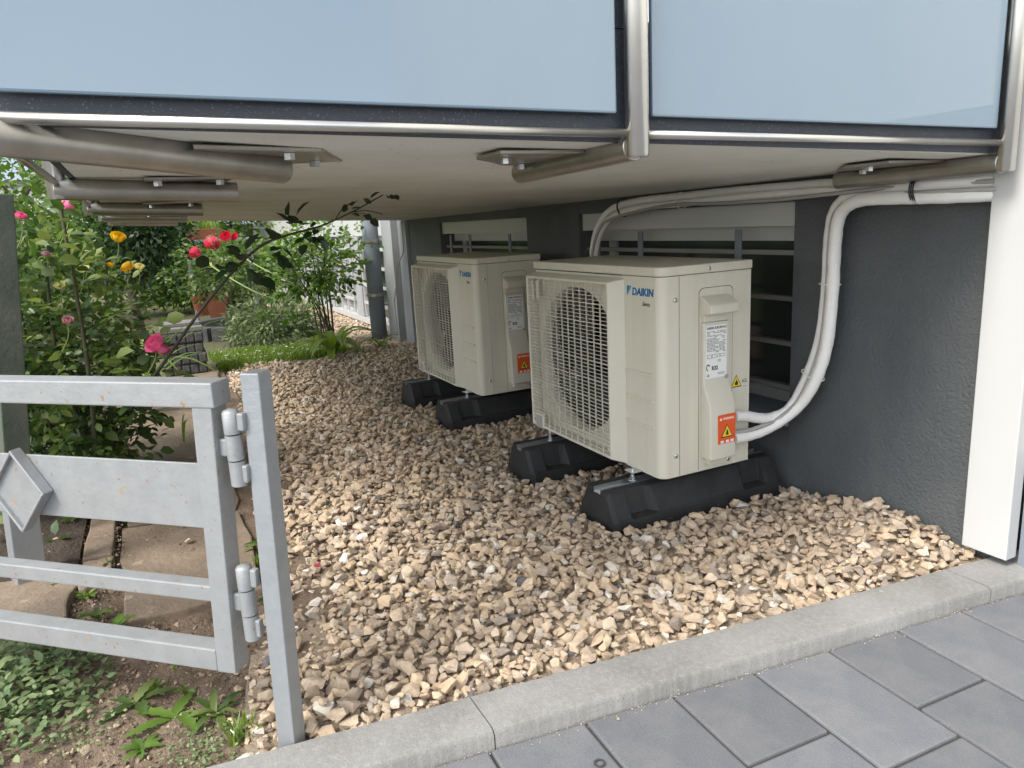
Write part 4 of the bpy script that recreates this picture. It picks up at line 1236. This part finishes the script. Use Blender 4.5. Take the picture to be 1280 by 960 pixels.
def rosette(name, label, cat, base, n, length, width, m, rise=0.8, droop=0.9, jag=0.0, a0=0.0, arc=2 * math.pi, seed=0, group=None, part='leaf', seg=7):
    rr = random.Random(seed)
    t = thing(name, label, cat, base, group=group)
    for k in range(n):
        l = length * rr.uniform(0.65, 1.1)
        me = blade_mesh((base[0] + rr.uniform(-.01, .01), base[1] + rr.uniform(-.01, .01), base[2]), a0 + arc * (k + rr.uniform(-.3, .3)) / n, l, width * rr.uniform(.8, 1.15),
                        rise * rr.uniform(.7, 1.3), droop * rr.uniform(.7, 1.25), jag, seg, tone=min(1, max(0, rr.gauss(.55, .2))))
        obj(part, me, m, t, smooth=True)
    return t

def grass(name, label, area, n, h, m, seed=0, kind='stuff', base_z=None):
    rng = np.random.default_rng(seed)
    P = area(rng, n)
    n = len(P)
    L = h * rng.uniform(.5, 1.15, n)
    a = rng.uniform(0, 2 * np.pi, n)
    d = np.stack([np.cos(a), np.sin(a), np.zeros(n)], 1)
    s = np.stack([-np.sin(a), np.cos(a), np.zeros(n)], 1)
    bend = rng.uniform(.1, .6, n)[:, None]
    w_ = (0.0022 + 0.0012 * rng.random(n))[:, None] * (h / 0.06) ** .5
    z = np.array([0, 0, 1.0])
    p1 = P + z * (L * .6)[:, None] + d * bend * .3 * L[:, None]
    p2 = P + z * (L * (1 - .25 * bend[:, 0]))[:, None] + d * bend * L[:, None]
    V = np.stack([P - s * w_, P + s * w_, p1 + s * w_ * .8, p1 - s * w_ * .8, p2], 1).reshape(-1, 3)
    o = (np.arange(n) * 5)[:, None]
    return fast_mesh(name, V, [o + np.array([[0, 1, 2, 3]]), o + np.array([[3, 2, 4]])], np.repeat(np.clip(rng.normal(.5, .22, n), 0, 1), 5))

# --- the tall rose bush behind the gate
rb, cc = bush('rose_bush', 'tall rose bush with pink and yellow blooms behind the gate', 'rose bush', (-3.5, -0.40, 0.0), (-3.55, -0.47, 0.60), (0.62, 0.42, 0.60), 340, 4, 0.056, M['leaf'], 16, 0.05, seed=3, sr=0.008, toneup=0.45)
rng = np.random.default_rng(8)
# a denser leafy base and a few big near leaves
p = np.array([-3.4, -0.32, 0.35]) + rng.normal(0, 1, (200, 3)) * np.array([.30, .13, .15])
p2, D2, S2 = compound(p, rng.normal(0, 1, p.shape) + np.array([.4, 0, .2]), 0.055 * rng.uniform(.7, 1.2, len(p)), rng)
tag(obj('foliage', leaf_cloud('foliage', p2, D2, S2, .9, tone=np.clip(rng.normal(.25, .15, len(p2)), 0, 1)), M['leaf'], rb), kind='stuff')
for (x, y, z, r, m, sd) in ((-3.2, -0.222, 1.195, 0.026, 'pink', 1), (-3.1, -0.36, 1.165, 0.018, 'pink', 2), (-3.2, -0.315, 1.03, 0.017, 'fade', 3), (-3.0, -0.27, 0.80, 0.018, 'fade', 4),
                            (-3.0, -0.005, 0.685, 0.038, 'pink', 5), (-3.0, 0.012, 0.66, 0.030, 'pink', 15), (-3.2, -0.075, 1.075, 0.026, 'yellow', 6), (-3.3, -0.06, 0.96, 0.026, 'yellow', 7), (-3.3, -0.215, 0.965, 0.022, 'cream', 8),
                            (-3.2, -0.29, 0.915, 0.022, 'cream', 9), (-3.4, -0.12, 0.97, 0.016, 'yellow', 10), (-3.4, -0.02, 0.955, 0.018, 'cream', 11), (-3.3, -0.19, 1.02, 0.016, 'cream', 12)):
    add_bloom(rb, (x, y, z), r, M[m], seed=sd, tilt=0.9 if sd in (1, 5) else None)
    if sd not in (15,): obj('flower_stalk', stems_mesh([[(x - .08, y - .05, z - .13), (x - .03, y - .01, z - .06), (x, y, z + .004)]], 0.0025, 0.0018, 5), M['stem_green'], rb)
p = np.array([(-2.95, -0.27, 1.13), (-2.95, -0.30, 1.17), (-3.0, -0.24, 1.10), (-2.9, -0.33, 1.08), (-3.0, -0.36, 1.02), (-2.95, -.20, .98), (-3.0, -.1, .95), (-2.95, -.15, .80), (-2.9, -.28, .85), (-2.95, -.05, .75), (-2.9, -.2, .65), (-3.0, -.12, .6)])
p2, D2, S2 = compound(p, rng.normal(0, .6, p.shape) + np.array([.5, .3, .1]), rng.uniform(.058, .08, len(p)), rng)
obj('near_leaves', leaf_cloud('near_leaves', p2, D2, S2, .85, tone=np.clip(rng.normal(.7, .2, len(p2)), 0, 1)), M['leaf'], rb)['kind'] = 'stuff'
for a in ([(-3.22, -0.30, 0.05), (-3.2, -0.25, 0.6), (-3.2, -0.245, 1.19)], [(-3.5, -0.25, 0.0), (-3.45, -0.2, 0.5), (-3.42, -0.13, 1.05)], [(-3.3, -.42, 0), (-3.3, -.37, .5), (-3.25, -.33, 1.0)]):
    obj('stem', stems_mesh([a], 0.010, 0.006, 8), M['stem'], rb)
# the long shoot reaching out under the balcony
sh = [(-3.3, -0.22, 0.25), (-3.15, -0.10, 0.46), (-3.0, -0.004, 0.593), (-2.95, 0.108, 0.735), (-2.9, 0.204, 0.849), (-2.8, 0.304, 0.961), (-2.7, 0.381, 1.027), (-2.65, 0.470, 1.056), (-2.6, 0.557, 1.076), (-2.5, 0.648, 1.117), (-2.42, 0.735, 1.165)]
q = catmull(sh, 5)
ms = MB().tube(q, [0.0080 - 0.0060 * i / (len(q) - 1) for i in range(len(q))], 8)
for k in range(6, len(q) - 2, 3):
    a = q[k]; d = (q[k + 1] - q[k]).normalized()
    s_ = d.cross(Vector((1, 0, 0.3))).normalized() * (1 if k % 2 else -1)
    ms.tube([a, a + s_ * 0.012 - d * 0.002], [0.002, 0.0004], 4)
tw = [[(-2.5, 0.648, 1.117), (-2.47, 0.69, 1.118), (-2.45, 0.735, 1.105)], [(-2.55, 0.60, 1.095), (-2.53, 0.625, 1.13), (-2.50, 0.655, 1.150)]]
for p_ in tw: ms.tube(catmull(p_, 4), 0.0018, 5)
M['cane'] = mat('silhouette_cane', (0.030, 0.030, 0.018), 0.7, noise=(30, .5))  # silhouette of the shoot put into a near-black colour
shoot = obj('long_shoot', smooth_by_angle(ms.mesh(), 60), M['cane'], rb)
pts = np.array([q[k] for k in (23, 25, 27, 30, 33, 35, 38, 41, 44, 46, 50)])
PP = np.repeat(pts, 2, 0)
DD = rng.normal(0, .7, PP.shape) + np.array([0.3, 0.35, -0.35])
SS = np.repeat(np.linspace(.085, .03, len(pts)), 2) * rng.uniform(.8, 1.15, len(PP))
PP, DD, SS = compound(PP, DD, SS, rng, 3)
tag(obj('shoot_leaves', leaf_cloud('shoot_leaves', PP, DD, SS, .95, tone=np.full(len(PP), .12)), M['leaf_dark'], rb), kind='stuff')  # low tone paints the leaves as part of the silhouette

# --- strap-leaved plant behind the roses
rosette('strap_leaf_plant', 'clump of long arching strap leaves between the roses and the path', 'plant', (-5.0, -0.14, 0.0), 34, 0.66, 0.012, M['leaf_light'], 1.6, 1.1, seed=4, seg=8)
# --- red rose bush and its blooms, further back
rr_, cc = bush('rose_bush', 'rose bush with red blooms behind the concrete blocks', 'rose bush', (-8.2, 0.75, -0.05), (-8.25, 0.72, 0.70), (0.35, 0.55, 0.36), 90, 4, 0.058, M['leaf'], 7, 0.05, seed=21, sr=0.014, low=-.6, toneup=.4)
for (y, z, r, sd) in ((0.472, 0.915, 0.060, 1), (0.645, 0.99, 0.072, 2), (0.775, 1.053, 0.055, 3), (0.86, 1.05, 0.04, 4)):
    add_bloom(rr_, (-7.85, y * .98, z), r, M['red'], seed=40 + sd, tilt=1.0)
for a in ([(-7.7, 0.56, 0.80), (-7.2, 0.66, 0.70), (-6.9, 0.85, 0.56), (-6.8, 1.05, 0.46)], [(-7.6, 0.85, 0.86), (-7.1, 0.98, 0.74), (-6.9, 1.16, 0.62), (-6.9, 1.45, 0.36)]):
    st_ = obj('arching_stalk', stems_mesh([a], 0.007, 0.005, 6), M['stem_green'], rr_)
add_bloom(rr_, (-7.7, 0.56, 0.80), 0.026, M['cream'], seed=77, name='bud', petals=8)
# --- airy shrub by the wall
bush('airy_shrub', 'airy many-stemmed shrub with light green leaves beside the downpipe', 'shrub', (-7.0, 1.5, -0.05), (-7.0, 1.42, 0.76), (0.25, 0.47, 0.42), 85, 4, 0.072, M['leaf_light'], 11, 0.05, seed=31, sr=0.010, low=-.7, comp=True, toneup=.2)
# --- lavender mound
bush('lavender_mound', 'low grey-green mound of lavender beside the lawn strip', 'shrub', (-7.75, 1.12, -0.05), (-7.75, 1.1, 0.14), (0.42, 0.48, 0.30), 330, 14, 0.075, M['leaf_grey'], 6, 0.04, seed=33, width=.4, comp=False, simple=True)
# --- broad arching leaves at the end of the gravel
rosette('lily_plant', 'clump of broad arching yellow-green leaves at the far end of the gravel', 'plant', (-6.42, 1.38, -0.01), 19, 0.44, 0.036, M['lily'], 1.35, 1.25, seed=6, seg=8)
rosette('lily_plant', 'small tuft of narrow leaves between the broad-leaved clump and the downpipe', 'plant', (-6.5, 1.82, -0.01), 10, 0.34, 0.014, M['leaf_light'], 1.0, .9, seed=9)
# --- lawn strip
def lawn_area(rng, n):
    x = rng.uniform(-7.6, -6.45, n); y = rng.uniform(0.42, 1.95, n)
    k = (x < -6.42 - 0.12 * rng.random(n)) & (y < 1.55 + rng.normal(0, .08, n)) & (x > -7.4 + rng.normal(0, .06, n))
    return np.stack([x, y, np.full(n, -0.045)], 1)[k]
lawn_g = obj('lawn_ground', MB().box((-7.5, 0.40, -0.2), (-6.44, 1.62, -0.045)), M['ground']); tag(lawn_g, kind='structure')
lo = obj('lawn_grass', grass('lawn_grass', '', lawn_area, 22000, 0.075, M['grass'], 5), M['grass'])
tag(lo, 'bright green strip of lawn at the far end of the gravel', 'grass', kind='stuff')
dz = np.random.default_rng(4)
k = 70
pp = np.stack([dz.uniform(-7.3, -6.6, k), dz.uniform(.45, 1.45, k), np.full(k, 0.02)], 1)
PPd = np.repeat(pp, 5, 0); ang = np.tile(np.arange(5) * 1.2566, k)
DDd = np.stack([np.cos(ang), np.sin(ang), np.full(5 * k, .2)], 1)
dd = obj('clover_heads', leaf_cloud('clover_heads', PPd, DDd, np.full(5 * k, .012), .9, True, np.ones(5 * k)), M['label_white'])
tag(dd, 'tiny white clover flowers dotting the lawn strip', 'flowers', kind='stuff')
# --- sunlit gravel strip along the neighbouring wing
gs = obj('far_gravel_strip', MB().box((-20, 1.62, -0.2), (-6.44, 2.24, -0.03)), M['gravelbase']); tag(gs, kind='structure')
rf = np.random.default_rng(19)
k = 2600
P = np.stack([-6.5 - 7 * rf.random(k) ** 1.5, rf.uniform(1.60, 2.22, k), np.full(k, -0.018)], 1)
R3 = rotmats(k, rf, .5); si = rf.integers(0, 60, k); sz = rf.uniform(.015, .032, k)
Vs, Fs, Ts, off = [], [], [], 0
for i in range(k):
    V, F = SHAPES[si[i]]; Vs.append((R3[i] @ (V * sz[i]).T).T + P[i]); Fs.append(F + off); off += len(V); Ts.append(np.full(len(V), np.clip(rf.normal(.5, .2), .06, 1)))
tag(obj('strip_stones', fast_mesh('strip_stones', np.concatenate(Vs), np.concatenate(Fs), np.concatenate(Ts), True), M['stone'], gs), kind='stuff')

# --- terracotta pots, stone ring and planter in the far garden
def lathe(prof, c, seg=28):
    vs, fs = [], []
    for r, z in prof:
        for k in range(seg): vs.append((c[0] + r * math.cos(2 * math.pi * k / seg), c[1] + r * math.sin(2 * math.pi * k / seg), c[2] + z))
    for i in range(len(prof) - 1):
        for k in range(seg): fs.append((i * seg + k, i * seg + (k + 1) % seg, (i + 1) * seg + (k + 1) % seg, (i + 1) * seg + k))
    fs.append(tuple(range(seg)))
    return smooth_by_angle(MB().add(vs, fs).mesh(), 40)
def potplant(label, c, r, h, leaf, sd):
    t = thing('flower_pot', label, 'flower pot', c, group='terracotta pots in the far garden')
    obj('pot', lathe([(r * .68, 0), (r * .92, h * .8), (r * 1.02, h * .8), (r * 1.04, h), (r * .93, h), (r * .9, h * .85)], c), M['terracotta'], t)
    obj('potting_soil', lathe([(r * .9, h * .86), (0.001, h * .88)], c), M['soil'], t)
    rng = np.random.default_rng(sd)
    p = np.array(c) + np.array([0, 0, h + .12]) + rng.normal(0, 1, (60, 3)) * np.array([r * .6, r * .6, .08])
    tag(obj('foliage', leaf_cloud('foliage', p, p - np.array(c) + rng.normal(0, .2, p.shape), .09 * rng.uniform(.7, 1.2, 60), .8), leaf, t), kind='stuff')
    return t
potplant('terracotta pot on the ground to the right of its twin behind the red rose bush', (-10.4, 0.78, 0.02), 0.15, 0.32, M['leaf_dark'], 1)
potplant('terracotta pot on the ground to the left of its twin behind the red rose bush', (-10.9, 0.62, 0.02), 0.13, 0.28, M['leaf_dark'], 2)
ring = thing('stone_ring', 'curved grey stone edging of a raised bed behind the lawn', 'garden edging', (-9.3, 0.95, 0))
for k in range(14):
    a = 2 * math.pi * k / 14
    me = bbox((0.52, -0.125, -0.1), (0.66, 0.125, 0.07), 0.012)
    me.transform(Matrix.Translation((-9.3, 0.95, 0)) @ Matrix.Rotation(a, 4, 'Z'))
    obj('edging_stone', me, M['block'], ring)
ps = thing('plant_stand', 'grey metal plant stand holding a terracotta planter under the balcony line', 'plant stand', (-11.0, 0.95, -0.05))
for x, y in ((-11.2, .55), (-10.85, .55), (-11.2, 1.35), (-10.85, 1.35)): obj('leg', MB().tube([(x, y, -.09), (x, y, .5), (x, y, 1.0)], 0.015, 10), M['galv2'], ps)
obj('top', bbox((-11.25, .5, 1.0), (-10.8, 1.4, 1.03), 0.004), M['galv2'], ps)
pl = thing('planter', 'terracotta planter with grassy leaves on the metal plant stand', 'planter', (-11.0, 0.75, 1.03))
obj('trough', bev(MB().add([(-11.1, .58, 1.031), (-10.92, .58, 1.031), (-10.92, .98, 1.031), (-11.1, .98, 1.031), (-11.13, .55, 1.17), (-10.89, .55, 1.17), (-10.89, 1.01, 1.17), (-11.13, 1.01, 1.17)],
    [(0, 3, 2, 1), (4, 5, 6, 7), (0, 1, 5, 4), (1, 2, 6, 5), (2, 3, 7, 6), (3, 0, 4, 7)]), .006), M['terracotta'], pl)
obj('foliage', grass('foliage', '', lambda rng, n: np.stack([rng.uniform(-11.1, -10.92, n), rng.uniform(.58, .98, n), np.full(n, 1.165)], 1), 220, .16, M['grass'], 3), M['grass'], pl)

# --- trees and hedges behind
def tree(name, label, base, h, c, rad, m, n=160, per=42, size=.085, spread=.16, seed=0, trunk=.06):
    rng = np.random.default_rng(seed)
    t = thing(name, label, 'tree' if 'hedge' not in name else 'hedge', base, group='trees and hedges behind the garden')
    cc, p = clumps(c, rad, n, per, spread, rng, power=.4)
    p = p[p[:, 2] > 0.0]
    D = rng.normal(0, 1, p.shape) + unit(p - np.array(c)) + np.array([0, 0, -.2])
    tag(obj('crown', leaf_cloud('crown', p, D, size * rng.uniform(.6, 1.2, len(p)), .8, True, np.clip(rng.normal(.45, .24, len(p)), 0, 1), .8, rng), m, t), kind='stuff')
    tp = Vector((c[0], c[1], c[2] + rad[2] * .4))
    obj('trunk', MB().tube(catmull([base, (base[0] + .05, base[1] - .04, base[2] + (tp.z - base[2]) * .5), tp], 5), [trunk * (1 - .07 * i) for i in range(11)], 10), M['bark'], t, smooth=True)
    for k in range(7):
        e = cc[rng.integers(len(cc))]
        b = Vector(base).lerp(tp, .35 + .08 * k)
        obj('limb', MB().tube([b, b.lerp(Vector(e), .5) + Vector((0, 0, .08)), Vector(e)], [trunk * .4, trunk * .25, trunk * .1], 7), M['bark'], t, smooth=True)
    return t
tree('garden_tree', 'dark leafy small tree standing behind the red rose bush', (-10.2, -0.15, -.08), 2, (-10.2, 0.02, 1.2), (.45, .5, .6), M['leaf_dark'], 130, 42, .085, .13, 51)
tree('garden_tree', 'bright green tree at the left edge behind the tall rose bush', (-8.6, -2.1, -.08), 3, (-8.6, -2.1, 1.7), (1.0, 1.0, 1.4), M['leaf_light'], 170, 42, .085, .17, 52)
tree('garden_tree', 'mid green tree farther back behind the bright tree', (-12.0, -1.6, -.08), 3.4, (-12.0, -1.6, 1.7), (1.2, 1.3, 1.6), M['leaf_light'], 110, 40, .11, .2, 53, .09)
tree('garden_tree', 'broad pale green tree in the back centre of the garden', (-15.5, 0.2, -.08), 4, (-15.5, 0.4, 2.0), (1.5, 1.9, 1.9), M['leaf_light'], 200, 46, .14, .26, 54, .12)
tree('hedge', 'tall dark hedge closing the garden on the left', (-14.5, -4.2, -.08), 3, (-14.5, -4.2, 1.1), (2.0, 2.4, 1.3), M['leaf'], 220, 46, .14, .25, 55, .1)
tree('hedge', 'low loose hedge behind the terracotta pots', (-12.6, 0.9, -.08), 1.4, (-12.6, 0.9, .45), (.5, 1.5, .6), M['leaf_light'], 160, 40, .1, .14, 56, .04)
tree('garden_tree', 'light green bush at the far left beyond the fence post', (-6.4, -1.55, -.08), 1.6, (-6.4, -1.5, .8), (.75, .75, .75), M['leaf'], 150, 40, .07, .12, 57, .05)
tree('hedge', 'far green hedge at the end of the garden', (-21, -1.5, -.08), 3, (-21, -1.5, .6), (1.5, 5.5, .8), M['leaf_light'], 300, 46, .2, .35, 58, .1)

fh = thing('far_house', 'pale far house with a blue grey roof beyond the end of the garden', 'house', (-28, -4, -.08))
obj('wall', MB().box((-31, -9, -.1), (-27, -0.5, 3.0)), M['whitewall'], fh)
obj('roof', MB().prism([(-26.5, 2.99), (-29, 4.8), (-31.5, 2.99)], -9.4, -.1, 'y'), M['roof'], fh)
for y in (-8.2, -6.4, -4.6, -2.8, -1.6):
    wd = obj('window', bbox((-26.998, y, .9), (-26.95, y + .8, 2.1), .01), M['white'], fh)
    obj('pane', MB().box((-26.949, y + .08, .98), (-26.94, y + .72, 2.02)), M['pane'], wd)
# --- shed with a slate roof at the end of the garden
sh_ = thing('garden_shed', 'white garden shed with a blue grey pitched roof behind the planter', 'shed', (-18.3, 1.0, -.08))
obj('wall', MB().box((-19.3, -.2, -.1), (-17.3, 2.0, 1.30)), M['whitewall'], sh_)
obj('roof', MB().prism([(-17.1, 1.29), (-18.3, 2.0), (-19.5, 1.29)], -.4, 2.2, 'y'), M['roof'], sh_)
obj('door', bbox((-17.298, .4, -.08), (-17.26, 1.1, 1.15), .005), M['greywall'], sh_)

# --- weeds and ground cover round the gate
rng = np.random.default_rng(61)
def gz(x, y): return float(soil_z(np.array(x), np.array(y)))
gc = thing('ground_cover', 'dense patch of small grey-green ground cover leaves under the gate', 'ground cover', (-2.0, -0.38, -0.06))
k = 1500
x = rng.normal(-2.02, .16, k); y = rng.normal(-0.43, .12, k)
kk = (((x + 2.02) / .28) ** 2 + ((y + .42) / .20) ** 2 < 1)
x, y = x[kk], y[kk]
P = np.stack([x, y, soil_z(x, y) + rng.uniform(.004, .075, len(x)) * (1 - .6 * (((x + 2.02) / .28) ** 2 + ((y + .42) / .20) ** 2))], 1)
D = rng.normal(0, 1, P.shape); D[:, 2] = rng.uniform(-.1, .5, len(P))
tag(obj('foliage', leaf_cloud('foliage', P, D, rng.uniform(.017, .034, len(P)), .75, False, np.clip(rng.normal(.36, .24, len(P)), 0, 1), .35, rng), M['leaf_grey'], gc), kind='stuff')
weeds = [  # name, x, y, leaves, length, width, mat, rise, droop, jag, label
    ('dandelion', -1.86, -0.17, 5, .10, .016, 'leaf', .35, .3, .35, 'dandelion with jagged leaves lying flat below the gate'),
    ('dandelion', -1.76, -0.09, 5, .12, .018, 'leaf_light', .3, .28, .35, 'dandelion with one broad pale leaf below the bottom rail'),
    ('dandelion', -1.68, -0.16, 7, .055, .010, 'leaf_light', .6, .5, .3, 'small bright green seedling nearest the camera'),
    ('weed', -1.72, 0.0, 8, .085, .010, 'leaf', .8, .6, 0, 'leafy weed below the gate stile'),
    ('weed', -2.20, -0.22, 7, .07, .010, 'leaf_light', 1.1, .7, 0, 'upright green weed between the gate rails'),
    ('weed', -2.32, -0.28, 6, .06, .010, 'leaf', .9, .6, 0, 'small weed beside the edging stone'),
    ('weed', -2.62, -0.43, 8, .05, .012, 'leaf_light', .8, .6, 0, 'bright weed in the dark soil beside the fence post'),
    ('weed', -2.55, 0.24, 9, .085, .014, 'leaf', .8, .7, .2, 'leafy weed at the gravel edge behind the gate post'),
    ('weed', -2.15, 0.20, 7, .06, .012, 'leaf_dark', .8, .7, .2, 'dark weed at the gravel edge beside the lower hinge'),
    ('iris', -3.55, -0.50, 5, .42, .020, 'leaf_grey', 1.1, 1.3, 0, 'arching grey-green iris leaves behind the gate'),
    ('broadleaf_plant', -3.85, -0.32, 8, .20, .022, 'leaf_light', 1.35, 1.2, 0, 'bright green rosette of broad leaves at the edging'),
    ('weed', -3.2, -0.40, 7, .07, .012, 'leaf_light', .8, .7, 0, 'low green weed in the rose bed'),
    ('weed', -4.05, 0.05, 4, .20, .005, 'leaf_light', 1.5, 1.1, 0, 'thin grass blades growing out of the path joint'),
]
for i, (nm, x, y, n_, l, w_, m, ri, dr, jg, lb) in enumerate(weeds):
    rosette(nm, lb, 'weed' if nm in ('weed', 'dandelion') else 'plant', (x, y, gz(x, y) + .002 if x > -4 else .03), n_, l, w_, M[m], ri, dr, jg, seed=100 + i, group='weeds and seedlings in the soil' if nm in ('weed', 'dandelion') else None, seg=9 if jg else 6)
def tuft_area(c, s): return lambda rng, n: np.stack([rng.normal(c[0], s, n), rng.normal(c[1], s, n), np.full(n, c[2])], 1)
for i, (c_, n_, h, lb) in enumerate((((-1.60, 0.045, -.075), 45, .08, 'tuft of grass at the foot of the gate stile'), ((-1.98, -0.06, -.06), 26, .10, 'small grass tuft seen between the gate rails'), ((-2.42, 0.22, -.03), 40, .08, 'grass tuft on the gravel edge near the upper hinge'))):
    o = obj('grass_tuft', grass('grass_tuft', '', tuft_area(c_, .018), n_, h, M['grass'], 70 + i), M['grass'])
    tag(o, lb, 'grass', 'grass tufts by the gate')
moss = thing('creeping_weed', 'creeping tiny-leaved weed mat beside the plant label', 'weed', (-1.62, -0.02, -0.07))
k = 420
P = np.concatenate([np.stack([rng.normal(-1.60, .05, k), rng.normal(-0.03, .05, k)], 1), np.stack([rng.normal(-1.80, .06, k // 2), rng.normal(-0.28, .05, k // 2)], 1)])
P = np.concatenate([P, (soil_z(P[:, 0], P[:, 1]) + rng.uniform(.002, .014, len(P)))[:, None]], 1)
D = rng.normal(0, 1, P.shape); D[:, 2] = abs(D[:, 2]) * .4
tag(obj('foliage', leaf_cloud('foliage', P, D, rng.uniform(.006, .013, len(P)), .95, True, np.clip(rng.normal(.6, .25, len(P)), 0, 1), .3, rng), M['leaf_grey'], moss), kind='stuff')
sl = thing('seedlings', 'scattered small green seedlings in the soil behind the lower gate rails', 'weed', (-2.2, -0.15, -0.04))
k = 34
cx_ = rng.uniform(-2.75, -1.75, k); cy_ = rng.uniform(-.55, .05, k)
ok_ = ~((cy_ > -.2) & (cx_ < -2.25)) & (((cx_ + 2.02) / .3) ** 2 + ((cy_ + .42) / .2) ** 2 > 1)
cx_, cy_ = cx_[ok_], cy_[ok_]
P = np.repeat(np.stack([cx_, cy_, soil_z(cx_, cy_) + .006], 1), 7, 0)
D = rng.normal(0, 1, P.shape); D[:, 2] = rng.uniform(.1, .9, len(P))
tag(obj('foliage', leaf_cloud('foliage', P, D, rng.uniform(.014, .045, len(P)), .5, False, np.clip(rng.normal(.6, .25, len(P)), 0, 1), .4, rng), M['leaf_light'], sl), kind='stuff')
# soil clods and crumbs
k = 7000
x = rng.uniform(-3.4, -1.42, k); y = rng.uniform(-.75, .16, k)
kk = (y < left_y(x) + .03) & (x < kerb_x(y) - .01) & ~((y > -.22) & (x < -2.2) & (rng.random(k) < .93))
x, y = x[kk], y[kk]
P = np.stack([x, y, soil_z(x, y) + .001], 1)
R3 = rotmats(len(x), rng, .5); si = rng.integers(0, 60, len(x)); sz = .0025 + .016 * rng.beta(1, 4.5, len(x))
Vs, Fs, Ts, off = [], [], [], 0
for i in range(len(x)):
    V, F = SHAPES[si[i]]; Vs.append((R3[i] @ (V * sz[i]).T).T + P[i]); Fs.append(F + off); off += len(V); Ts.append(np.full(len(V), rng.random()))
tag(obj('soil_clods', fast_mesh('soil_clods', np.concatenate(Vs), np.concatenate(Fs), np.concatenate(Ts), True), M['clod'], soil), kind='stuff')
# stray stones lying on the soil
for i, (x, y, r) in enumerate(((-2.12, -0.12, .020), (-2.06, -0.10, .014), (-1.98, -0.05, .024), (-1.66, 0.03, .018), (-1.72, -0.02, .014), (-2.72, 0.0, .017), (-1.85, -.05, .013), (-1.60, .07, .022))):
    V, F = SHAPES[i]
    z = gz(x, y) if x > -2.3 else .004
    o = obj('stray_stone', fast_mesh('stray_stone', V * r, F, np.full(len(V), .62), True), M['stone'])
    o.location = (x, y, z + r * .3); o.rotation_euler = (.3, .2, i)
    tag(o, ['rounded tan stone on the soil between the two lower gate rails, far one', 'smaller pale stone beside the rounded tan stone between the rails', 'flat brown stone on the soil under the lower gate rail', 'tan stone by the grass tuft at the gate stile',
            'small stone beside the leafy weed below the stile', 'chip of stone lying on the nearest flagstone', 'small pebble on the soil below the bottom rail', 'angular tan stone against the gate post foot'][i], 'stone')
# fallen petal and plant label
tag(obj('fallen_petal', smooth_by_angle(MB().add([(-2.215, .340, .034), (-2.19, .338, .040), (-2.185, .358, .036), (-2.21, .362, .042), (-2.20, .350, .030)], [(0, 1, 4), (1, 2, 4), (2, 3, 4), (3, 0, 4)]).mesh()), mat('dried_petal', (0.22, 0.015, 0.03), 0.7)), 'single red petal lying on the gravel', 'petal')
lbm = bbox((-.006, -.001, 0), (.006, .001, .042), .0004)
lbo = obj('plant_label', lbm, M['label_white']); lbo.location = (-1.602, .035, gz(-1.602, .035) - .002); lbo.rotation_euler = (.5, .35, .6)
tag(lbo, 'small white plastic plant label stuck in the soil by the kerb', 'plant label')

# dry bits on the gravel, and the ring stain on a paver
k = 260
x = rng.uniform(-3.2, -1.3, k); y = rng.uniform(.2, 2.1, k)
kk = (x < kerb_x(y) - .02) & (y > left_y(x) + .05)
for fx, fy in FEET: kk &= ~((np.abs(x - fx) < .16) & (np.abs(y - fy) < .42))
x, y = x[kk], y[kk]
P = np.stack([x, y, grav_z(x, y) + .034], 1)
D = rng.normal(0, 1, P.shape); D[:, 2] *= .2
M['litter'] = mat('dry_litter', (0.2, 0.13, 0.08), 0.9, attr=[(0, (.10, .06, .035)), (1, (.38, .27, .15))])
lt = obj('leaf_litter', leaf_cloud('leaf_litter', P, D, rng.uniform(.008, .03, len(P)), .3, True, rng.random(len(P)), .4, rng), M['litter'])
tag(lt, 'dry leaf scraps and twigs scattered over the gravel', 'litter', kind='stuff')
rn = MB()
vs, fs = [], []
for k in range(24):
    a = 2 * math.pi * k / 24
    for r_ in (.0075, .0125): vs.append((-1.112 + r_ * math.cos(a), .690 + r_ * math.sin(a), -.0372))
for k in range(24): fs.append((2 * k, 2 * k + 1, (2 * k + 3) % 48, (2 * k + 2) % 48))
obj('ring_stain', rn.add(vs, fs), M['jointsand'], pav)

# grit lying in the joints and along the foot of the kerb
k = 420
y = rng.uniform(-.2, 2.1, k); d = np.abs(rng.normal(0, .012, k)) + .004
x = kerb_x(y) + KW + d
P = np.stack([x, y, np.full(k, -.0385)], 1)
R3 = rotmats(k, rng, .5); si = rng.integers(0, 60, k); sz = .0010 + .0022 * rng.beta(1, 4, k)
Vs, Fs, Ts, off = [], [], [], 0
for i in range(k):
    V, F = SHAPES[si[i]]; Vs.append((R3[i] @ (V * sz[i]).T).T + P[i]); Fs.append(F + off); off += len(V); Ts.append(np.full(len(V), rng.random()))
tag(obj('kerb_grit', fast_mesh('kerb_grit', np.concatenate(Vs), np.concatenate(Fs), np.concatenate(Ts), True), M['stone'], pav), kind='stuff')
for i, (x, y, r, lb) in enumerate(((-1.165, 1.60, .0055, 'small pale pebble on the paving just below the kerb'), (-1.205, .80, .006, 'small reddish pebble on the paving against the kerb'), (-1.20, 1.36, .004, 'tiny stone chip on the paving at the kerb foot'))):
    V, F = SHAPES[20 + i]
    o = obj('pebble', fast_mesh('pebble', V * r, F, np.full(len(V), (.95, .3, .8)[i]), True), M['stone']); o.location = (x, y, -.037)
    tag(o, lb, 'stone')
